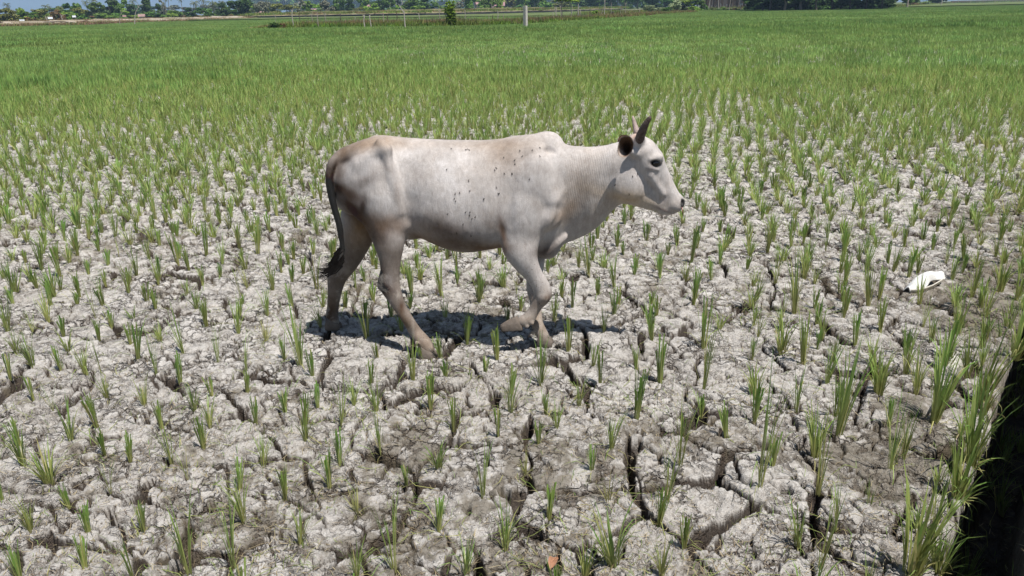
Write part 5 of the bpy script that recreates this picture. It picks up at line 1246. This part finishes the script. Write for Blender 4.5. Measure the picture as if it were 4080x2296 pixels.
for a in ((1101, 92, 62, 'g', -3, ((-8, 10), (5, 8))), (1171, 118, 47, 'w', 0, ((-5, 10), (8, 18)), .06), (1196, 112, 62, 'd', 1), (1224, 113, 84, 'd', 0), (1249, 114, 60, 'g', -2, ((-8, 8), (2, 14))), (1270, 118, 56, 'g', 0, ((0, 16),)), (1302, 104, 58, 'g', -4, ((-8, 8), (7, 10))), (1352, 108, 58, 'd', 8, ((4, 5),)), (1407, 110, 72, 'w', 12),
          (1454, 118, 67, 'w', 1, ((-6, 10), (3, 12)), .065), (1479, 118, 64, 'w', -3, ((5, 8),), .06), (1531, 114, 60, 'g', 0), (1551, 110, 62, 'd', -5), (1583, 112, 48, 'd', 1), (1616, 119, 48, 'w', -2, ((-10, 8), (-18, 22), (-20, 30)), .065), (1676, 108, 56, 'w', -5, None, .055), (1753, 99, 44, 'g', 0, ((-8, 4), (14, 8), (2, 20))), (1802, 112, 60, 'w', 0), (1853, 96, 42, 'g', 1),
          (1948, 88, 62, 'g', 0), (1961, 92, 62, 'd', 3), (1984, 90, 45, 'w', 0), (2006, 92, 60, 'g', 0), (2202, 85, 49, 'w', 1, None, .055), (2219, 84, 30, 'w', -4, None, .06), (2212, 84, 66, 'g', 0), (2237, 82, 28, 'g', -5, ((6, 10), (-6, 8))), (2279, 78, 22, 'w', 0), (2306, 76, 20, 'w', -3, None, .08), (2311, 76, 40, 'w', 0, None, .055), (2394, 72, 28, 'g', 9), (2409, 69, 8, 'w', -1, ((4, 14), (-4, 12)), .07),
          (2435, 68, 14, 'g', 0), (2473, 62, 24, 'g', 0), (2492, 60, 16, 'g', 0, ((-8, 8), (8, 8))), (2546, 60, 33, 'w', 1, None, .07), (2775, 46, 8, 'w', 1), (2865, 44, 18, 'w', 6), (2915, 42, 14, 'g', 0)): stake(*a)
for px, tl in ((2822, 5), (2862, -3), (2905, 4), (2950, -5)): stake(px, 43.5, -6, 'w' if px != 2905 else 'g', tl, None, .12)
# rail tied across the stakes on the right
m = MB(); p0, p1 = gp(2478, 61), gp(2560, 59.5); m.tube([p0+[0, 0, 1.15], (p0+p1)/2+[0, 0, 1.1], p1+[0, 0, 1.2]], .05, 6); tag(m.build('fence_rail', stake_m['w']), 'bleached rail lying across stakes in front of the shady wood', 'rail')
# leaning bare trunk by the road, other bare stems
def bare(px, row, pts_, rad, col_, lab):
    p = gp(px, row); m_ = depth(p)/FPX; root = empty('bare_tree', tuple(p)); m = MB(); m.tube([((x-px)*m_, 0, (row-y)*m_) for x, y in pts_], rad, 6); m.build('trunk', stake_m[col_], root)
    m = MB(); x, y = pts_[-1]; a = ((x-px)*m_, 0, (row-y)*m_); m.tube([a, (a[0]+.5, 0, a[2]+.5), (a[0]+1.1, .1, a[2]+.6)], [rad[-1], .05, .03], 5); m.tube([a, (a[0]-.1, 0, a[2]+.7)], [rad[-1], .03], 5); m.build('branch', stake_m[col_], root); tag(root, lab, 'tree')
bare(537, 101, [(537, 101), (541, 78), (549, 54), (558, 42), (564, 35)], [.12, .10, .08, .07, .05], 'w', 'slender bare curved trunk leaning right at the field edge')
bare(478, 102, [(478, 102), (481, 80), (486, 66), (492, 58)], [.08, .07, .05, .04], 'g', 'short bent bare stem at the field edge left of the curved trunk')
bare(195, 101, [(195, 101), (193, 84), (189, 76)], [.12, .10, .08], 'w', 'stubby white forked trunk under the roof sheets')
bare(252, 100, [(252, 100), (253, 84), (252, 70)], [.13, .11, .09], 'w', 'straight white trunk under a flat-topped tree')
bare(3748, 26, [(3748, 26), (3750, 8), (3747, -14)], [.25, .2, .15], 'w', 'white bare trunk at the far right field edge'); bare(3614, 33, [(3614, 33), (3613, 10), (3616, -14)], [.3, .28, .2], 'g', 'stout grey trunk just right of the dark thicket')

# concrete post in the field
cm = NT('weathered_concrete'); n1 = cm.noise(5, 6, .7, cm.oc()); n2 = cm.noise(40, 4, .7, cm.oc()); conc = cm.fin(cm.mix(cm.ramp(n2, .3, .7, 0, .5), cm.mix(cm.ramp(n1, .3, .7), (.42, .39, .35), (.60, .57, .52)), (.30, .28, .25)), .9, cm.bump(n2, .5, .02))
p = gp(2094, 117.5); root = empty('concrete_post', tuple(p), R(52)); tag(root, 'square pale concrete post standing alone in the green rice', 'post')
m = MB(); hpost = 88*depth(p)/FPX
V = []; rings_ = [(0, 1), (.8, .985), (1.5, .97), (hpost-.02, .955), (hpost, .90)]; s0 = .155
for z, k in rings_: V += [(-s0*k, -s0*k, z), (s0*k, -s0*k, z), (s0*k, s0*k, z), (-s0*k, s0*k, z)]
m.add(V, [(a*4+b, a*4+(b+1) % 4, (a+1)*4+(b+1) % 4, (a+1)*4+b) for a in range(4) for b in range(4)]+[(16, 17, 18, 19)]); m.build('shaft', conc, root)
m = MB(); m.tube([(.03, .02, hpost-.02), (.035, .02, hpost+.10), (-.03, .03, hpost+.26)], .012, 5); m.build('steel_bar', simple('rusty_bar', (.16, .09, .06), .8), root)

# wooden slat rack on two stakes
p = gp(2213, 84); m_ = depth(p)/FPX; root = empty('plank_rack', tuple(p)); tag(root, 'small stack of pale slats hung between two stakes', 'plank rack')
for k in range(5):
    m = MB(); m.box(0, -.15, (84-33-k*3.6)*m_, 12*m_, .05, .055, 0, None, rb.uniform(-.06, .06)); m.build('slat', stake_m['w'], root)

# houses, roofs, car beyond the road
wallm = {'pink': simple('faded_pink_wall', (.30, .22, .21), .9, .15, .6), 'white': simple('white_wall', (.45, .44, .42), .8, .08, .6), 'brick': simple('bare_brick', (.33, .15, .065), .9, .25, 1.2)}
roofm = {'tin': simple('bright_tin', (.50, .52, .54), .40, .08, 1.0, .6), 'rust': simple('rusty_tin', (.26, .17, .15), .7, .25, 1.0), 'red': simple('faded_red_roof', (.30, .17, .17), .7, .2, 1.0)}
glass_d = simple('dark_opening', (.02, .02, .022), .3)
def house(px, row, wpx, wall_h, roof_h, wk, rk, lab, rz=0.0, dp=5.0):
    p = gp(px, row); m_ = depth(p)/FPX; w_ = wpx*m_; root = empty('house', tuple(p), rz); m = MB(); m.box(0, dp/2, wall_h/2, w_, dp, wall_h); m.build('wall', wallm[wk], root)
    m = MB(); e = .35; V = [(-w_/2-e, -e, wall_h), (w_/2+e, -e, wall_h), (w_/2+e, dp+e, wall_h), (-w_/2-e, dp+e, wall_h), (-w_/2-e, dp/2, wall_h+roof_h), (w_/2+e, dp/2, wall_h+roof_h)]
    m.add(V, [(0, 1, 5, 4), (2, 3, 4, 5), (3, 2, 1, 0)], [(0, 4, 3), (1, 2, 5)]); m.build('roof', roofm[rk], root)
    for x in (-.27, .27):
        m = MB(); m.box(x*w_, -.03, wall_h*.55, w_*.16, .05, wall_h*.34); f = m.build('window', glass_d, root); m2 = MB(); m2.box(x*w_, -.05, wall_h*.55-wall_h*.19, w_*.19, .10, .08); m2.build('sill', wallm['white'], f)
    m = MB(); m.box(0, -.03, wall_h*.37, w_*.15, .05, wall_h*.72); m.build('door', glass_d, root); tag(root, lab, 'house', 'houses among the trees')
house(752, 69, 30, 2.6, 1.4, 'white', 'tin', 'small white hut with pale roof among bushes beyond the road'); house(566, 84, 18, 1.5, .9, 'white', 'rust', 'low hut with rusty pinkish roof near the curved bare trunk', R(20))
house(1242, 62, 30, 2.6, 1.5, 'pink', 'red', 'house with dull red roof between trees behind the stakes', R(-15)); house(1935, 52, 70, 4.2, 3.0, 'pink', 'red', 'large pink house with faded red roof behind bare trunks', R(10), 8); house(1990, 50, 40, 3.5, 2, 'pink', 'red', 'smaller pink outbuilding right of the large pink house', 0, 6)
house(1040, 68, 34, 2.2, 1.0, 'pink', 'rust', 'low pinkish shed right of the parked grey car'); house(1470, 60, 24, 4.2, 2.0, 'white', 'rust', 'tall narrow pale hut behind the forked white stake')
def sheet(px, row, top, wpx, rk, lab, cat='roof sheet', tilt=.45, rz=.5):
    p = gp(px, row); m_ = depth(p)/FPX; h = (row-top)*m_; root = empty('lean_to', tuple(p), rz); w_ = wpx*m_; m = MB(); n_ = 12
    V = []; L = 1.1
    for k in range(n_+1):
        z = .05*(k % 2); x = (k/n_-.5)*w_; V += [(x, -L/2*math.cos(tilt), h-L*math.sin(tilt)/2+z), (x, L/2*math.cos(tilt), h+L*math.sin(tilt)/2+z)]
    m.add(V, [(2*k, 2*k+2, 2*k+3, 2*k+1) for k in range(n_)]); m.build('roof_sheet', roofm[rk], root)
    for x in (-.42, .42):
        m = MB(); m.tube([(x*w_, 0, 0), (x*w_, 0, h)], .06, 5); m.build('pole', stake_m['g'], root)
    tag(root, lab, 'shelter', 'open shelters by the road')
sheet(206, 99, 74, 17, 'tin', 'open shelter with dull tin sheet roof, left one of two'); sheet(301, 96, 68, 13, 'tin', 'open shelter with brightly shining tin sheet roof'); sheet(500, 90, 66, 14, 'rust', 'open shelter with rusty roof left of the curved trunk'); sheet(92, 104, 84, 18, 'tin', 'dark open shed under olive trees at the far left')
def heap(px, row, wpx, h, mat, lab, cat, name, seed=0):
    p = gp(px, row); m_ = depth(p)/FPX; w_ = wpx*m_; rg_ = np.random.default_rng(seed); V = []; n_ = 16; k_ = 6
    for a in range(k_+1):
        q = a/k_
        for b in range(n_):
            th = 6.283*b/n_; r = w_/2*(1-q)**.7*(1+rg_.normal(0, .10)); V.append((r*math.cos(th), r*.7*math.sin(th), h*q*(1+rg_.normal(0, .05))))
    f = [(a*n_+b, a*n_+(b+1) % n_, (a+1)*n_+(b+1) % n_, (a+1)*n_+b) for a in range(k_) for b in range(n_)]
    o = obj(name, mesh_np(name, V, np.array(f), mat)); o.location = tuple(p); tag(o, lab, cat)
heap(175, 99, 42, 1.1, wallm['brick'], 'reddish-brown heap of soil and brick under the left shelter', 'heap', 'rubble_heap', 1); heap(16, 109, 30, .9, simple('pale_debris', (.50, .42, .36), .9, .4, 2), 'pale heap of broken boards at the far left field edge', 'heap', 'debris_heap', 2)
heap(286, 103, 13, .55, barkd, 'dark stump-like heap at the field edge below the shining roof', 'heap', 'straw_heap', 3); heap(292, 99, 16, 1.0, simple('hay', (.42, .34, .22), .95, .2, 3), 'beige hay heap behind the dark stump at the field edge', 'heap', 'hay_heap', 4)
heap(2450, 33, 20, 1.4, simple('grey_rock', (.35, .33, .33), .9), 'pale grey rock pile in front of the shady wood', 'rocks', 'rock_pile', 6) if False else None
# parked car, seen from the side
p = gp(908, 71.5); m_ = depth(p)/FPX; L = 4.1; root = empty('parked_car', tuple(p+[0, 0, .35]), R(-8)); tag(root, 'grey car parked on the road beyond the field', 'car')
prof = [(-.5, .25), (-.5, .62), (-.44, .78), (-.30, .86), (-.2, 1.28), (-.08, 1.42), (.14, 1.40), (.27, 1.02), (.46, .86), (.5, .6), (.5, .25)]
m = MB(); n_ = len(prof); V = [(x*L, y, z) for y in (-.82, .82) for x, z in prof]; f = [(k, (k+1) % n_, n_+(k+1) % n_, n_+k) for k in range(n_)]; m.add(V, f, [(0, k+1, k) for k in range(1, n_-1)]+[(n_, n_+k, n_+k+1) for k in range(1, n_-1)]); m.build('body', simple('grey_car_paint', (.34, .36, .38), .3, .05, 1, .6), root)
for y in (-.835, .835):
    m = MB(); m.add([(-.17*L, y, .95), (.20*L, y, .95), (.125*L, y, 1.30), (-.075*L, y, 1.30)], [(0, 1, 2, 3)]); m.build('window', glass_d, root)
    for x in (-.32, .31):
        m = MB(); m.tube([(x*L, y*.86, .31), (x*L, y*1.02, .31)], .31, 12); m.build('wheel', simple('tyre', (.02, .02, .02), .8), root)
# brown timber fence and far right wall
root = empty('timber_fence', tuple(gp(2895, 41))); tag(root, 'brown fence of upright boards beyond the field left of the dark thicket', 'fence'); tms = [simple('brown_boards', (.13, .085, .065), .9, .4, 1.5), simple('grey_boards', (.20, .155, .14), .9, .3, 1.5), simple('dark_boards', (.06, .04, .032), .9, .4, 1.5)]
q0, q1 = gp(2795, 42.5)-gp(2895, 41), gp(2998, 39.5)-gp(2895, 41); nb = 40
for k in range(nb):
    a = (k+.5)/nb; c_ = q0+(q1-q0)*a; m = MB(); hh = 5.4+rb.uniform(-.25, .35); m.box(0, 0, hh/2, np.linalg.norm(q1-q0)/nb*.82, .05, hh, 0, None, rb.gauss(0, .02)); bo = m.build('board', rb.choice(tms), root); bo.location = tuple(c_)
root = empty('stone_wall', tuple(gp(3940, 8.5))); tag(root, 'long low dark stone wall at the far right field edge', 'wall')
q0, q1 = gp(3790, 13)-gp(3940, 8.5), gp(4300, 1.5)-gp(3940, 8.5); m = MB(); sw = simple('dark_stone', (.09, .07, .062), .9, .3, 1); Lw = np.linalg.norm(q1-q0); an = math.atan2(q1[1]-q0[1], q1[0]-q0[0]); cq = (q0+q1)/2
m.box(cq[0], cq[1], .8, Lw, .5, 1.6, an); m.build('wall', sw, root); m = MB(); m.box(cq[0], cq[1], 1.68, Lw, .6, .14, an); m.build('coping', simple('pale_coping_stone', (.42, .38, .34), .9, .2, .3), root)
for k in range(12):
    c_ = q0+(q1-q0)*(k+.5)/12; m = MB(); m.box(c_[0], c_[1]-.4, 1.1, .22, .22, 2.2); m.build('post', stake_m['w'], root)

# blue hills far beyond, to the left
V = []; n_ = 90; rows_ = 14
for a in range(rows_+1):
    for b in range(n_+1):
        th = R(-75+b*1.55); q = a/rows_; r = 9500+2600*q
        hgt = 520*math.exp(-((th-R(-45))/R(30))**2)+380*math.exp(-((th-R(-12))/R(16))**2)+120*math.exp(-((th-R(20))/R(20))**2)
        hgt *= math.sin(min(1, q*1.6)*math.pi/2)*(1+.25*float(fbm(np.array([th*6]), np.array([q*3.0]), 601, 4)[0])); V.append((r*math.sin(th), r*math.cos(th), hgt-3))
f = [(a*(n_+1)+b, a*(n_+1)+b+1, (a+1)*(n_+1)+b+1, (a+1)*(n_+1)+b) for a in range(rows_) for b in range(n_)]
tag(obj('hills', mesh_np('hills', V, np.array(f), simple('forested_hills', (.05, .075, .035), .95, .3, .004), True)), kind='structure')
# air
hz = bpy.data.materials.new('haze_air'); hz.use_nodes = True; ht = hz.node_tree; ht.nodes.clear(); pv = ht.nodes.new('ShaderNodeVolumePrincipled'); ho = ht.nodes.new('ShaderNodeOutputMaterial'); ht.links.new(pv.outputs[0], ho.inputs[1])
pv.inputs['Color'].default_value = (.48, .70, 1.0, 1); pv.inputs['Density'].default_value = 2.3e-4; pv.inputs['Anisotropy'].default_value = 0.0
m = MB(); m.box(0, 0, 315, 27000, 27000, 660); o = m.build('haze', hz); tag(o, kind='stuff')
# ------------------------------------------------------------------ things that share a description are told apart by their order from the left
ORD = ['first', 'second', 'third', 'fourth', 'fifth', 'sixth', 'seventh', 'eighth', 'ninth', 'tenth', 'eleventh', 'twelfth', 'thirteenth', 'fourteenth', 'fifteenth', 'sixteenth', 'seventeenth', 'eighteenth', 'nineteenth', 'twentieth']
bylab = {}
for o in list(COL.objects):
    if o.parent is None and o.get('label') and o.get('category'): bylab.setdefault(o['label'], []).append(o)
for lab, L in bylab.items():
    if len(L) < 2: continue
    L.sort(key=lambda o: proj(tuple(o.matrix_basis.translation))[0]); n_ = len(L)
    for k, o in enumerate(L):
        if k < 20 and k <= (n_-1)/2 or n_ < 4: sfx = ORD[k]+' from left'
        else: sfx = ORD[min(19, n_-1-k)]+' from right'
        o['label'] = ' '.join(lab.split()[:12])+', '+sfx
for o in COL.objects:
    if o.get('label') and len(o['label'].split()) > 16: o['label'] = ' '.join(o['label'].split()[:16])
